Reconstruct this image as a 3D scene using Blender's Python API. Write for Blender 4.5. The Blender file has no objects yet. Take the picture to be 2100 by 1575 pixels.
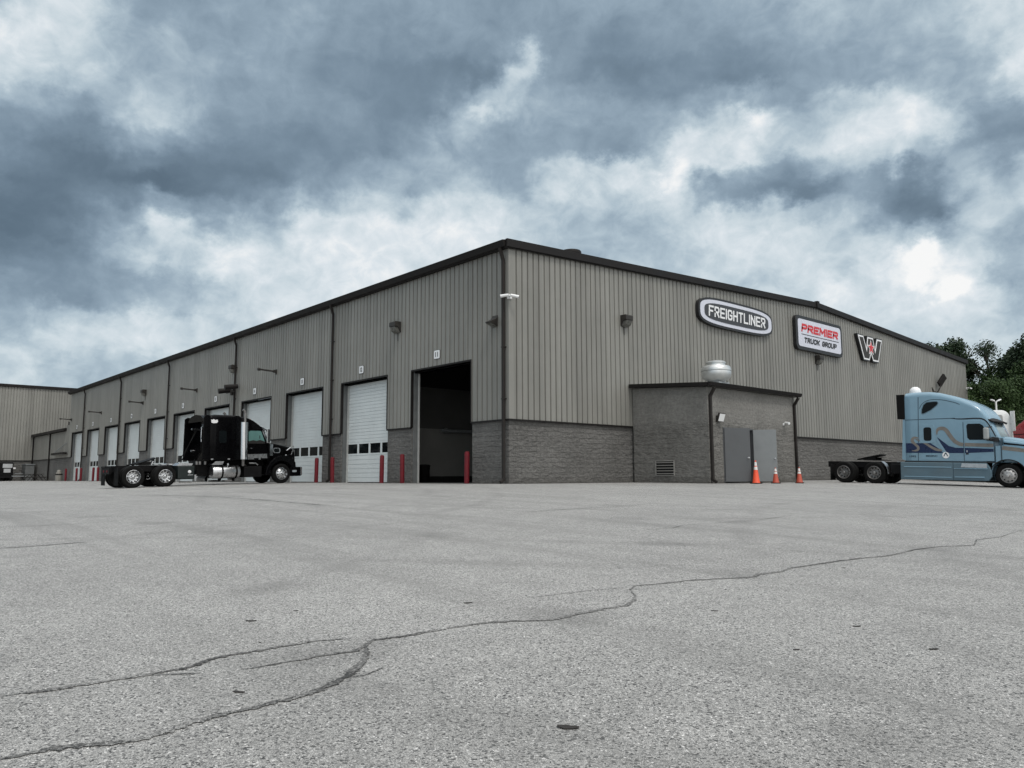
import bpy, bmesh, math, random
from mathutils import Vector, Matrix
SKY_AZ=(-37.0,37.0)
SKY_EL=[5.2, 6.5, 7.8, 9.1, 10.4, 11.7, 13.0, 14.3, 15.6, 16.9, 18.2, 19.5, 20.8, 22.1, 23.4, 24.7, 26.0, 27.3, 28.6, 29.9, 31.2, 32.5, 33.8]
SKY=[
 [185,184,184,184,184,179,177,177,178,179,181,182,182,183,184,185,185,185,185,185,185,185,185,185,185,185,185,185,185,185,185,185,185,186,186,186,186,186,186,186,187,187,187,187,186,186,188,188,187,189,189,188,188,190,189,190,192,192,192,192,192,192,192],
 [197,196,196,195,199,182,176,171,171,177,180,183,184,186,187,188,186,186,186,186,186,187,187,187,187,187,187,187,187,187,187,187,187,188,188,188,188,188,189,189,189,189,190,190,190,191,191,191,192,192,192,193,193,193,194,196,199,198,197,196,196,197,196],
 [180,183,183,187,194,186,182,177,175,181,184,188,187,188,188,189,189,189,189,189,189,189,189,188,188,188,188,188,188,188,189,190,190,190,190,191,191,191,193,193,192,192,194,193,193,195,194,194,195,196,197,196,196,196,197,199,199,197,197,190,187,187,186],
 [162,163,165,168,179,196,201,203,201,203,205,204,201,199,199,198,199,199,200,199,199,198,197,197,196,196,196,195,195,194,194,194,193,193,193,192,192,192,191,191,192,192,193,193,193,194,194,195,197,202,204,201,197,197,199,200,197,194,195,183,177,176,175],
 [148,150,151,154,159,171,179,186,192,198,203,206,205,205,206,207,209,211,213,211,210,209,208,207,206,204,203,202,201,200,199,198,197,197,196,195,194,193,192,190,192,191,192,194,193,193,194,194,198,205,211,204,201,202,201,206,214,208,198,174,163,163,161],
 [132,134,137,138,137,132,134,141,148,157,165,168,175,184,194,203,206,210,212,213,213,213,211,210,210,209,208,207,206,205,203,200,198,197,193,191,189,187,186,186,186,187,189,191,190,187,187,189,194,204,222,209,206,212,204,215,250,233,200,166,158,163,163],
 [112,116,118,121,124,124,127,136,144,156,160,157,164,175,189,200,203,208,211,212,214,214,214,214,214,213,212,211,210,210,207,203,199,195,189,185,182,181,179,179,178,181,186,190,186,183,183,187,192,201,218,210,204,219,227,245,226,217,198,162,163,171,171],
 [102,105,106,108,112,117,124,142,164,184,197,186,193,213,212,209,204,207,213,215,217,216,218,218,218,218,217,215,213,213,209,201,194,189,184,179,176,177,177,177,176,179,183,192,197,196,196,197,198,198,193,181,196,215,238,250,238,206,194,166,161,166,166],
 [97,96,97,98,100,107,120,142,165,190,207,194,196,220,220,213,202,206,216,218,218,219,218,215,215,217,219,219,217,215,209,198,188,181,178,174,173,174,175,176,176,177,181,194,208,207,207,206,204,201,191,181,184,185,181,174,157,180,189,177,161,168,173],
 [101,100,99,99,99,102,116,136,141,166,210,199,167,169,181,183,181,193,216,216,214,216,217,217,217,218,219,218,217,217,210,199,187,179,175,173,172,172,171,171,174,176,184,198,208,210,210,210,208,205,198,187,170,148,134,119,118,161,182,178,186,192,197],
 [113,110,107,103,104,104,108,115,119,132,155,150,137,138,150,157,159,174,209,208,206,211,216,220,220,221,219,217,218,218,212,203,192,183,175,172,171,170,166,163,169,175,187,200,203,203,196,191,185,175,167,164,147,128,117,115,132,165,186,173,185,179,173],
 [133,129,126,116,111,107,106,103,103,101,101,107,109,114,122,127,132,144,166,171,176,185,192,192,189,196,203,206,206,207,197,189,182,185,182,182,182,182,182,180,182,200,193,160,148,141,132,126,123,117,127,149,147,138,133,129,155,166,156,143,143,140,140],
 [140,138,137,128,118,111,108,107,113,124,122,116,112,111,110,111,112,120,132,142,150,156,162,167,162,153,165,184,187,183,167,161,164,194,202,203,202,203,206,207,201,233,212,151,149,155,156,145,140,152,172,189,192,194,201,193,168,148,129,125,130,139,143],
 [157,149,143,139,133,128,125,128,139,152,147,137,125,121,119,118,118,119,126,132,139,142,145,149,153,156,166,173,172,166,152,148,151,176,185,191,195,195,201,193,180,209,226,209,208,210,216,190,180,191,202,210,216,218,221,212,199,169,136,134,143,159,172],
 [192,183,175,166,155,148,145,157,172,186,180,162,141,134,130,126,124,122,122,125,128,127,126,130,138,146,159,161,156,151,146,144,145,148,147,144,140,137,136,138,153,177,209,206,206,211,220,196,177,182,187,197,208,216,225,219,205,173,150,162,192,208,219],
 [212,207,203,198,185,174,175,170,169,178,178,169,151,144,140,137,135,133,132,132,133,131,128,126,131,137,152,165,169,166,159,151,148,147,146,144,142,139,140,140,149,158,173,178,192,202,230,202,169,168,172,178,184,197,196,178,169,160,157,180,219,211,201],
 [213,224,220,211,200,190,192,179,162,165,166,162,155,150,148,145,142,140,138,137,136,134,129,125,124,124,125,140,171,210,200,169,157,155,155,155,153,151,148,145,145,144,144,148,151,153,165,162,150,148,148,147,146,146,149,153,156,160,164,182,201,194,191],
 [170,181,196,210,208,201,194,180,165,160,165,160,157,155,153,150,144,141,137,133,131,129,126,124,123,122,120,128,138,160,182,180,170,152,148,143,136,135,131,128,129,129,128,129,126,124,126,130,136,140,143,146,149,150,154,156,159,166,177,192,196,191,191],
 [162,160,172,197,203,201,197,178,162,156,166,155,151,149,148,147,146,144,140,136,132,130,127,125,124,121,118,117,114,116,136,194,192,149,139,130,120,121,120,120,122,125,127,128,130,132,136,141,147,150,154,158,159,158,159,164,167,179,195,205,201,191,192],
 [164,162,175,197,204,203,201,176,153,143,151,149,147,146,145,147,147,148,145,142,139,137,136,134,134,134,134,133,131,131,137,155,200,144,137,133,128,130,131,132,135,136,138,140,141,143,147,151,156,160,166,172,171,166,166,169,172,184,196,205,201,191,192],
 [164,163,178,199,204,203,201,174,150,140,143,146,145,147,148,149,151,154,151,147,144,142,141,140,141,142,142,142,142,140,139,139,138,138,138,137,138,139,141,143,143,143,141,143,146,151,156,160,165,170,176,180,178,169,165,169,171,182,194,203,202,191,192],
 [164,163,181,199,205,203,201,172,149,141,143,146,147,147,148,151,154,157,154,152,148,148,146,143,142,141,141,140,139,139,138,139,140,141,143,146,148,149,150,153,150,147,143,146,151,155,159,162,165,169,174,180,177,168,165,168,171,181,193,202,204,191,192],
 [164,163,183,200,205,202,199,169,148,141,143,146,147,147,148,151,153,157,153,151,148,147,145,144,143,142,140,140,139,138,139,140,141,143,145,149,151,152,152,153,150,146,142,144,150,154,158,161,164,169,173,179,178,170,165,168,170,179,191,202,205,191,191],]
CRACKS=[
 (0.06,[(18.747,-18.993),(18.743,-18.948),(18.756,-18.796),(18.825,-18.648),(18.885,-18.527),(18.836,-18.385),(18.808,-18.179),(18.812,-17.989),(18.816,-17.819),(18.751,-17.664),(18.67,-17.488),(18.496,-17.317),(18.342,-17.195),(18.182,-17.092)]),
 (0.045,[(17.854,-18.856),(17.863,-18.82),(17.906,-18.683),(17.911,-18.533),(17.94,-18.402),(17.967,-18.221),(17.985,-18.062),(17.943,-17.974),(17.885,-17.89),(17.877,-17.714),(17.883,-17.577),(17.891,-17.407),(17.919,-17.268),(17.981,-17.079)]),
 (0.02,[(17.976,-18.224),(18.066,-18.101),(18.123,-18.002)]),
 (0.05,[(18.192,-17.837),(18.216,-17.725),(18.218,-17.565),(18.229,-17.43),(18.259,-17.224),(18.192,-17.122),(18.116,-17.011),(18.146,-16.828),(18.152,-16.654),(18.168,-16.422),(18.202,-16.21),(18.276,-16.065),(18.372,-15.938),(18.432,-15.818),(18.435,-15.565),(18.432,-15.289),(18.457,-15.134),(18.358,-14.905),(18.271,-14.785),(18.147,-14.694)]),
 (0.05,[(18.147,-14.694),(18.059,-14.632),(17.978,-14.474),(18.039,-14.234),(18.107,-13.923),(18.243,-13.658),(18.375,-13.336),(18.316,-13.159),(18.388,-12.866),(18.334,-12.638),(18.377,-12.209),(18.407,-11.767),(18.455,-11.439),(18.546,-11.133),(18.555,-10.794),(18.53,-10.278),(18.593,-9.748),(18.806,-9.301),(18.631,-8.632),(18.711,-7.942),(18.648,-7.431),(18.572,-6.294)]),
 (0.05,[(11.159,-17.893),(11.146,-17.843),(11.197,-17.476),(11.188,-17.08),(11.188,-16.577)]),
 (0.03,[(7.847,-17.425),(7.81,-17.356),(8.05,-16.401),(7.878,-15.402)]),
 (0.03,[(9.892,-15.493),(9.95,-14.932),(9.859,-14.354)]),
 (0.08,[(-4.985,-12.035),(1.323,-11.469),(5.907,-11.604),(7.969,-11.547)]),
 (0.025,[(8.58,-11.729),(9.35,-10.713),(10.082,-8.871)]),
 (0.05,[(11.745,-10.278),(11.801,-8.788),(11.946,-7.328),(11.827,-6.318)]),
 (0.025,[(15.161,-11.169),(15.249,-10.306),(15.12,-9.898),(15.378,-8.328),(15.227,-6.998)]),
 (0.025,[(17.585,-11.488),(18.009,-11.219),(18.352,-11.214)]),
 (0.06,[(15.214,-1.727),(16.219,-1.151),(17.118,-1.016)]),
 (0.012,[(18.674,-17.544),(18.715,-17.419),(18.653,-17.282)]),
 (0.012,[(17.774,-15.474),(17.862,-14.929),(17.975,-14.562)]),]
DEBRIS=[(17.121, -17.324, 0.07), (17.017, -16.958, 0.034), (17.714, -17.523, 0.017), (19.895, -17.202, 0.088), (18.977, -14.823, 0.047), (19.885, -15.385, 0.038), (20.387, -14.806, 0.054), (18.652, -12.229, 0.041), (19.846, -14.565, 0.049), (17.616, -15.908, 0.064), (18.552, -17.991, 0.058), (18.559, -14.046, 0.019)]
SCUFF=[(16.192, -11.215), (16.229, -11.005), (16.257, -10.666), (16.37, -10.445)]

R = math.radians
S = bpy.context.scene
COL = S.collection
random.seed(7)

# ------------------------------------------------------------------ camera
def set_camera():
    yaw, pit, rol = 2.41620392, 0.118731994, -0.003599
    fw = Vector((math.cos(yaw)*math.cos(pit), math.sin(yaw)*math.cos(pit), math.sin(pit)))
    r = fw.cross(Vector((0, 0, 1))).normalized(); u = r.cross(fw)
    c, s = math.cos(rol), math.sin(rol)
    r2 = c*r + s*u; u2 = -s*r + c*u
    m = Matrix((r2, u2, -fw)).transposed().to_4x4()
    m.translation = Vector((22.17661, -19.51642, 0.265298))
    cd = bpy.data.cameras.new('camera'); cd.sensor_width = 36; cd.lens = 36*1594.576/2100
    cd.clip_start = 0.05; cd.clip_end = 5000
    co = bpy.data.objects.new('camera', cd); COL.objects.link(co); co.matrix_world = m
    S.camera = co
set_camera()
S.view_settings.view_transform = 'Standard'; S.view_settings.look = 'None'
S.view_settings.exposure = 0.0; S.view_settings.gamma = 1; S.view_settings.use_curve_mapping = False

# ------------------------------------------------------------------ node helpers
class NT:
    def __init__(self, tree): self.t = tree
    def n(self, typ, ins=None, **props):
        nd = self.t.nodes.new(typ)
        for k, v in props.items(): setattr(nd, k, v)
        for k, v in (ins or {}).items():
            s = nd.inputs[k]
            if isinstance(v, bpy.types.NodeSocket): self.t.links.new(v, s)
            else: s.default_value = v
        return nd
    def math(self, op, a, b=0.0, c=None, clamp=False):
        ins = {0: a, 1: b}
        if c is not None: ins[2] = c
        return self.n('ShaderNodeMath', ins, operation=op, use_clamp=clamp).outputs[0]
    def maprange(self, v, a, b, c=0.0, d=1.0, smooth=False):
        return self.n('ShaderNodeMapRange', {0: v, 1: a, 2: b, 3: c, 4: d}, interpolation_type='SMOOTHSTEP' if smooth else 'LINEAR').outputs[0]
    def mixc(self, f, a, b, mode='MIX'):
        nd = self.t.nodes.new('ShaderNodeMix'); nd.data_type = 'RGBA'; nd.blend_type = mode
        for i, v in ((0, f), (6, a), (7, b)):
            if isinstance(v, bpy.types.NodeSocket): self.t.links.new(v, nd.inputs[i])
            else: nd.inputs[i].default_value = v if i == 0 else (tuple(v)+(1,))[:4]
        return nd.outputs[2]
    def mixf(self, f, a, b):
        nd = self.t.nodes.new('ShaderNodeMix'); nd.data_type = 'FLOAT'
        for i, v in ((0, f), (2, a), (3, b)):
            if isinstance(v, bpy.types.NodeSocket): self.t.links.new(v, nd.inputs[i])
            else: nd.inputs[i].default_value = v
        return nd.outputs[0]
    def ramp(self, f, stops, interp='LINEAR'):
        nd = self.t.nodes.new('ShaderNodeValToRGB'); cr = nd.color_ramp; cr.interpolation = interp
        while len(cr.elements) < len(stops): cr.elements.new(0.5)
        for e, (p, c) in zip(cr.elements, stops):
            e.position = p; e.color = c if len(c) == 4 else tuple(c)+(1,)
        self.t.links.new(f, nd.inputs[0])
        return nd.outputs[0]
def lin(v): v /= 255.0; return v/12.92 if v <= 0.04045 else ((v+0.055)/1.055)**2.4
def srgb(r, g, b): return (lin(r), lin(g), lin(b))

# ------------------------------------------------------------------ world: overcast sky
SUN_EL, SUN_AZ = 58.0, -12.0          # degrees; azimuth counted from +X towards +Y
def make_world():
    w = bpy.data.worlds.new('World'); S.world = w; w.use_nodes = True
    t = w.node_tree; t.nodes.clear(); N = NT(t)
    geo = N.n('ShaderNodeTexCoord')
    d = N.n('ShaderNodeVectorMath', {0: geo.outputs['Generated']}, operation='NORMALIZE').outputs[0]
    xyz = N.n('ShaderNodeSeparateXYZ', {0: d}).outputs
    az0 = N.math('MULTIPLY', N.math('ARCTAN2', xyz[1], xyz[0]), 180/math.pi)
    az = N.n('ShaderNodeMath', {0: N.math('SUBTRACT', 138.44, az0), 1: 180.0, 2: -180.0}, operation='WRAP').outputs[0]   # right of the view axis is positive
    el = N.math('MULTIPLY', N.math('ARCSINE', xyz[2]), 180/math.pi)
    cv = N.n('ShaderNodeVectorMath', {0: d, 1: (1.0, 1.0, 1.25)}, operation='MULTIPLY').outputs[0]
    def fbm(scale, detail, off, rough=0.55, dist=0.0):
        v = N.n('ShaderNodeVectorMath', {0: cv, 1: off}, operation='ADD').outputs[0]
        return N.n('ShaderNodeTexNoise', {'Vector': v, 'Scale': scale, 'Detail': detail, 'Roughness': rough, 'Distortion': dist}).outputs[0]
    n1 = fbm(20, 8, (3.1, 1.7, 0), 0.62); n2 = fbm(20, 8, (9.3, 5.2, 4), 0.62); n3 = fbm(9, 9, (1.3, 8.2, 2), 0.58, 0.3)
    n4 = fbm(30, 9, (4.4, 2.2, 7), 0.62, 0.5); n5 = fbm(15, 6, (7.7, 3.1, 5), 0.5, 0.6)
    azw = N.math('ADD', az, N.math('MULTIPLY', N.math('SUBTRACT', n1, 0.5), 4.8))
    elw = N.math('ADD', el, N.math('MULTIPLY', N.math('SUBTRACT', n2, 0.5), 3.8))
    fa = N.maprange(azw, SKY_AZ[0], 0.0); fb = N.maprange(azw, 0.0, SKY_AZ[1]); rt = N.math('GREATER_THAN', azw, 0.0)
    val = None
    for i, row in enumerate(SKY):
        k = (len(row)+1)//2
        ra = N.ramp(fa, [(j/(k-1), (v/255.0,)*3) for j, v in enumerate(row[:k])], 'CARDINAL')
        rb = N.ramp(fb, [(j/(k-1), (v/255.0,)*3) for j, v in enumerate(row[k-1:])], 'CARDINAL')
        rv = N.mixc(rt, ra, rb)
        if val is None: val = rv
        else:
            f = N.maprange(elw, SKY_EL[i-1], SKY_EL[i], smooth=True)
            val = N.mixc(f, val, rv)
    val = N.n('ShaderNodeRGBToBW', {0: val}).outputs[0]
    # outside the mapped part of the sky: plain fractal overcast
    gen = N.maprange(n3, 0.25, 0.75, 0.50, 0.88)
    out = N.math('MAXIMUM', N.maprange(N.math('ABSOLUTE', az), 38, 50, smooth=True), N.maprange(el, 34, 42, smooth=True))
    val = N.mixf(out, val, gen)
    # contrast of the cloud body + wisps
    val = N.math('MULTIPLY_ADD', N.math('SUBTRACT', val, 0.63), 0.99, 0.655)
    val = N.math('ADD', val, N.math('MULTIPLY', N.math('SUBTRACT', n3, 0.5), 0.13))
    # cumulus billows: hard-edged lumps where the deck is thin, hardly any in the dark bellies
    bil = N.math('SUBTRACT', 1.0, N.math('ABSOLUTE', N.math('MULTIPLY_ADD', n5, 2.0, -1.0)))
    amp = N.maprange(val, 0.45, 0.72, 0.05, 0.25, smooth=True)
    val = N.math('ADD', val, N.math('MULTIPLY', N.math('SUBTRACT', n4, 0.5), amp))
    val = N.math('ADD', val, N.math('MULTIPLY', N.math('SUBTRACT', bil, 0.86), N.math('MULTIPLY', amp, 0.6)))
    col = N.ramp(val, [(0.30, srgb(74, 90, 104)), (0.42, srgb(95, 113, 128)), (0.52, srgb(122, 141, 157)), (0.62, srgb(149, 168, 183)),
                       (0.72, srgb(178, 195, 206)), (0.80, srgb(203, 216, 223)), (0.88, srgb(224, 232, 237)), (0.97, srgb(252, 252, 251))])
    # the cloud deck is thinner overhead and behind, towards the sun: brighter there
    up = N.maprange(el, 34, 62, smooth=True)
    sd = Vector((math.cos(R(SUN_AZ)), math.sin(R(SUN_AZ)), 0.55)).normalized()
    dt = N.n('ShaderNodeVectorMath', {0: d, 1: tuple(sd)}, operation='DOT_PRODUCT').outputs['Value']
    gl = N.maprange(dt, 0.2, 1.0, smooth=True)
    k = N.math('ADD', 1.0, N.math('ADD', N.math('MULTIPLY', up, SKY_UP), N.math('MULTIPLY', gl, SKY_GLOW)))
    grey = N.n('ShaderNodeRGBToBW', {0: col}).outputs[0]
    wm = N.n('ShaderNodeVectorMath', {0: (1.005, 1.0, 0.98), 3: grey}, operation='SCALE').outputs[0]
    col = N.mixc(N.math('MINIMUM', N.math('ADD', up, gl), 1.0), col, wm)
    col = N.n('ShaderNodeVectorMath', {0: col, 3: N.math('MULTIPLY', k, 10.0)}, operation='SCALE').outputs[0]
    sky = N.n('ShaderNodeTexSky', sky_type='NISHITA'); sky.sun_disc = False
    sky.sun_elevation = R(SUN_EL); sky.sun_rotation = R(90-SUN_AZ); sky.air_density = 1; sky.dust_density = 2
    fin = N.mixc(0.94, sky.outputs[0], col)
    bg = N.n('ShaderNodeBackground', {0: fin, 1: 0.10})
    o = N.n('ShaderNodeOutputWorld', {0: bg.outputs[0]})
    w.cycles.sampling_method = 'MANUAL'; w.cycles.sample_map_resolution = 512
SKY_UP, SKY_GLOW = 1.55, 1.2
make_world()
def make_sun():
    ld = bpy.data.lights.new('sun', 'SUN'); ld.energy = 1.3; ld.angle = R(14); ld.color = (1.0, 0.965, 0.91)
    o = bpy.data.objects.new('sun', ld); COL.objects.link(o)
    sv = Vector((math.cos(R(SUN_AZ))*math.cos(R(SUN_EL)), math.sin(R(SUN_AZ))*math.cos(R(SUN_EL)), math.sin(R(SUN_EL))))
    o.rotation_euler = sv.to_track_quat('Z', 'Y').to_euler(); o.location = sv*60
make_sun()

# ------------------------------------------------------------------ materials
def base(name):
    m = bpy.data.materials.new(name); m.use_nodes = True
    N = NT(m.node_tree); b = m.node_tree.nodes['Principled BSDF']
    return m, N, b
def link(N, a, b): N.t.links.new(a, b)
def mat(name, col, rough=0.5, metal=0.0, spec=0.5, var=0.0, scale=6.0, bump=0.0, bscale=60.0, coat=0.0, streak=0.0, dirt=0.0):
    m, N, b = base(name)
    b.inputs['Roughness'].default_value = rough; b.inputs['Metallic'].default_value = metal
    b.inputs['Specular IOR Level'].default_value = spec; b.inputs['Coat Weight'].default_value = coat
    b.inputs['Coat Roughness'].default_value = 0.06
    pos = N.n('ShaderNodeTexCoord').outputs['Object']
    c = tuple(col)+(1,)
    b.inputs['Base Color'].default_value = c
    if var > 0 or streak > 0 or dirt > 0:
        f = None; cur = c
        n = N.n('ShaderNodeTexNoise', {'Vector': pos, 'Scale': scale, 'Detail': 6.0, 'Roughness': 0.6}).outputs[0]
        cur = N.mixc(N.maprange(n, 0.3, 0.7), tuple(x*(1-var) for x in col), tuple(min(1, x*(1+var)) for x in col))
        if streak > 0:
            mp = N.n('ShaderNodeMapping', {'Vector': pos, 'Scale': (5, 5, 0.25)}).outputs[0]
            sn = N.n('ShaderNodeTexNoise', {'Vector': mp, 'Scale': 1.0, 'Detail': 5.0}).outputs[0]
            cur = N.mixc(N.maprange(sn, 0.45, 0.8, 0, streak), cur, tuple(x*0.6 for x in col))
        if dirt > 0:
            dn = N.n('ShaderNodeTexNoise', {'Vector': pos, 'Scale': scale*0.4, 'Detail': 8.0, 'Roughness': 0.7}).outputs[0]
            cur = N.mixc(N.maprange(dn, 0.5, 0.75, 0, dirt), cur, (0.13, 0.12, 0.10))
        link(N, cur, b.inputs['Base Color'])
        rn = N.maprange(n, 0.3, 0.7, max(0.02, rough*0.8), min(1, rough*1.2)); link(N, rn, b.inputs['Roughness'])
    if bump > 0:
        bn = N.n('ShaderNodeTexNoise', {'Vector': pos, 'Scale': bscale, 'Detail': 5.0}).outputs[0]
        bp = N.n('ShaderNodeBump', {'Height': bn, 'Strength': bump, 'Distance': 0.02}); link(N, bp.outputs[0], b.inputs['Normal'])
    return m

def mat_cladding():
    m, N, b = base('painted_steel_cladding')
    b.inputs['Roughness'].default_value = 0.48; b.inputs['Specular IOR Level'].default_value = 0.35
    pos = N.n('ShaderNodeNewGeometry').outputs['Position']
    n = N.n('ShaderNodeTexNoise', {'Vector': pos, 'Scale': 0.35, 'Detail': 6.0, 'Roughness': 0.65}).outputs[0]
    mp = N.n('ShaderNodeMapping', {'Vector': pos, 'Scale': (3.3, 3.3, 0.12)}).outputs[0]
    s = N.n('ShaderNodeTexNoise', {'Vector': mp, 'Scale': 1.0, 'Detail': 6.0, 'Roughness': 0.6}).outputs[0]
    c = N.mixc(N.maprange(n, 0.3, 0.7), (0.207, 0.205, 0.188), (0.247, 0.244, 0.224))
    c = N.mixc(N.maprange(s, 0.5, 0.78, 0, 0.75), c, (0.147, 0.145, 0.132))
    c = N.mixc(N.maprange(s, 0.22, 0.45, 0.35, 0), c, (0.29, 0.287, 0.265))
    px = N.n('ShaderNodeSeparateXYZ', {0: pos}).outputs
    sh = N.n('ShaderNodeTexWhiteNoise', {1: N.math('FLOOR', N.math('DIVIDE', N.math('ADD', px[0], px[1]), 0.9144))}, noise_dimensions='1D').outputs[0]
    c = N.n('ShaderNodeVectorMath', {0: c, 3: N.maprange(sh, 0, 1, 0.92, 1.07)}, operation='SCALE').outputs[0]
    link(N, c, b.inputs['Base Color'])
    bn = N.n('ShaderNodeTexNoise', {'Vector': pos, 'Scale': 1.3, 'Detail': 2.0}).outputs[0]
    link(N, N.n('ShaderNodeBump', {'Height': bn, 'Strength': 0.25, 'Distance': 0.05}).outputs[0], b.inputs['Normal'])
    return m
def mat_block(name, col, k=1.0, smooth_above=None, course=0.35):
    # split-face concrete block: faint courses, rough faces, blotchy colour
    m, N, b = base(name)
    b.inputs['Roughness'].default_value = 0.93; b.inputs['Specular IOR Level'].default_value = 0.2
    pos = N.n('ShaderNodeNewGeometry').outputs['Position']
    x = N.n('ShaderNodeSeparateXYZ', {0: pos}).outputs
    v = N.n('ShaderNodeCombineXYZ', {0: N.math('ADD', x[0], x[1]), 1: x[2], 2: 0.0}).outputs[0]
    br = N.n('ShaderNodeTexBrick', {'Vector': v, 'Color1': (0.38, 0.38, 0.38, 1), 'Color2': (0.62, 0.62, 0.62, 1), 'Mortar': (0.2, 0.2, 0.2, 1), 'Scale': 1.0,
                                    'Mortar Size': 0.010, 'Mortar Smooth': 0.6, 'Bias': 0.0, 'Brick Width': 0.406, 'Row Height': 0.2035})
    n1 = N.n('ShaderNodeTexNoise', {'Vector': pos, 'Scale': 9.0, 'Detail': 8.0, 'Roughness': 0.68}).outputs[0]
    n2 = N.n('ShaderNodeTexNoise', {'Vector': pos, 'Scale': 0.7, 'Detail': 5.0, 'Roughness': 0.6}).outputs[0]
    f = N.n('ShaderNodeRGBToBW', {0: br.outputs[0]}).outputs[0]
    g = N.math('ADD', N.math('MULTIPLY', f, course), N.math('ADD', N.math('MULTIPLY', n1, 0.75), N.math('MULTIPLY', n2, 0.55)))
    c = N.ramp(N.maprange(g, 0.45, 1.15), [(0.0, tuple(a*0.55 for a in col)), (0.5, col), (1.0, tuple(a*1.5 for a in col))])
    # splash-back dirt along the foot of the wall
    zz = N.math('ADD', x[2], N.math('MULTIPLY', N.math('SUBTRACT', n1, 0.5), 0.25))
    c = N.mixc(N.maprange(zz, 0.02, 0.28, 0.45, 0.0), c, (0.07, 0.065, 0.058))
    link(N, c, b.inputs['Base Color'])
    mpb = N.n('ShaderNodeMapping', {'Vector': pos, 'Scale': (3.0, 3.0, 6.5)}).outputs[0]
    n3 = N.n('ShaderNodeTexNoise', {'Vector': mpb, 'Scale': 1.0, 'Detail': 7.0, 'Roughness': 0.66}).outputs[0]
    h = N.math('ADD', N.math('MULTIPLY', n3, 1.0), N.math('MULTIPLY', br.outputs[1], -0.6*course))
    st = 1.0*k
    if smooth_above is not None:
        st = N.maprange(x[2], smooth_above-0.25, smooth_above+0.25, 1.0*k, 0.35*k)
    link(N, N.n('ShaderNodeBump', {'Height': h, 'Strength': st, 'Distance': 0.16}).outputs[0], b.inputs['Normal'])
    return m
def asphalt(name, dark=None):
    m, N, b = base(name)
    b.inputs['Specular IOR Level'].default_value = 0.5
    pos = N.n('ShaderNodeNewGeometry').outputs['Position']
    p2 = N.n('ShaderNodeSeparateXYZ', {0: pos}).outputs
    flat = N.n('ShaderNodeCombineXYZ', {0: p2[0], 1: p2[1], 2: 0.0}).outputs[0]
    jit = N.n('ShaderNodeTexNoise', {'Vector': flat, 'Scale': 55.0, 'Detail': 2.0}).outputs[1]
    fj = N.n('ShaderNodeVectorMath', {0: flat, 1: N.n('ShaderNodeVectorMath', {0: jit, 3: 0.016}, operation='SCALE').outputs[0]}, operation='ADD').outputs[0]
    v1 = N.n('ShaderNodeTexVoronoi', {'Vector': fj, 'Scale': 112.0, 'Randomness': 1.0}, voronoi_dimensions='2D')
    v1e = N.n('ShaderNodeTexVoronoi', {'Vector': fj, 'Scale': 112.0}, voronoi_dimensions='2D', feature='DISTANCE_TO_EDGE').outputs[0]
    v2 = N.n('ShaderNodeTexVoronoi', {'Vector': fj, 'Scale': 230.0}, voronoi_dimensions='2D')
    s1 = N.n('ShaderNodeSeparateColor', {0: v1.outputs[1]}).outputs
    s2 = N.n('ShaderNodeSeparateColor', {0: v2.outputs[1]}).outputs
    stone = N.ramp(s1[0], [(0.0, (0.03,)*3), (0.14, (0.07,)*3), (0.22, (0.17, 0.168, 0.163)), (0.45, (0.30, 0.296, 0.285)), (0.80, (0.385, 0.38, 0.368)), (0.95, (0.47, 0.465, 0.452)), (1.0, (0.64, 0.63, 0.615))])
    fine = N.ramp(s2[1], [(0.0, (0.10,)*3), (0.5, (0.26, 0.258, 0.25)), (1.0, (0.46, 0.455, 0.44))])
    g = N.mixc(N.math('GREATER_THAN', s1[1], 0.56), stone, fine)
    gap = N.maprange(v1e, 0.0, 0.13, 0.80, 0.0)
    g = N.mixc(gap, g, (0.055, 0.054, 0.053))
    # worn patches, tyre scrub and stains: broad mottling
    nb = N.n('ShaderNodeTexNoise', {'Vector': flat, 'Scale': 0.23, 'Detail': 7.0, 'Roughness': 0.62, 'Distortion': 0.4}).outputs[0]
    nm = N.n('ShaderNodeTexNoise', {'Vector': flat, 'Scale': 2.3, 'Detail': 6.0, 'Roughness': 0.65}).outputs[0]
    k = N.math('ADD', N.math('MULTIPLY', N.math('SUBTRACT', nb, 0.5), 0.55), N.math('MULTIPLY', N.math('SUBTRACT', nm, 0.5), 0.55))
    g = N.n('ShaderNodeVectorMath', {0: g, 3: N.math('ADD', k, GROUND_GAIN)}, operation='SCALE').outputs[0]
    rot = N.n('ShaderNodeMapping', {'Vector': flat, 'Rotation': (0, 0, R(62)), 'Scale': (0.05, 0.9, 1)}).outputs[0]
    tr = N.n('ShaderNodeTexNoise', {'Vector': rot, 'Scale': 1.0, 'Detail': 5.0, 'Roughness': 0.6, 'Distortion': 0.6}).outputs[0]
    g = N.mixc(N.maprange(tr, 0.53, 0.72, 0, 0.50), g, (0.16, 0.158, 0.152))
    rot2 = N.n('ShaderNodeMapping', {'Vector': flat, 'Rotation': (0, 0, R(-38)), 'Scale': (0.07, 1.2, 1)}).outputs[0]
    tr2 = N.n('ShaderNodeTexNoise', {'Vector': rot2, 'Scale': 1.0, 'Detail': 5.0, 'Roughness': 0.6, 'Distortion': 0.8}).outputs[0]
    g = N.mixc(N.maprange(tr2, 0.54, 0.74, 0, 0.46), g, (0.15, 0.148, 0.142))
    sp = N.n('ShaderNodeTexNoise', {'Vector': flat, 'Scale': 0.9, 'Detail': 8.0, 'Roughness': 0.75}).outputs[0]
    g = N.mixc(N.maprange(sp, 0.68, 0.76, 0, 0.55), g, (0.07, 0.068, 0.065))
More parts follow.
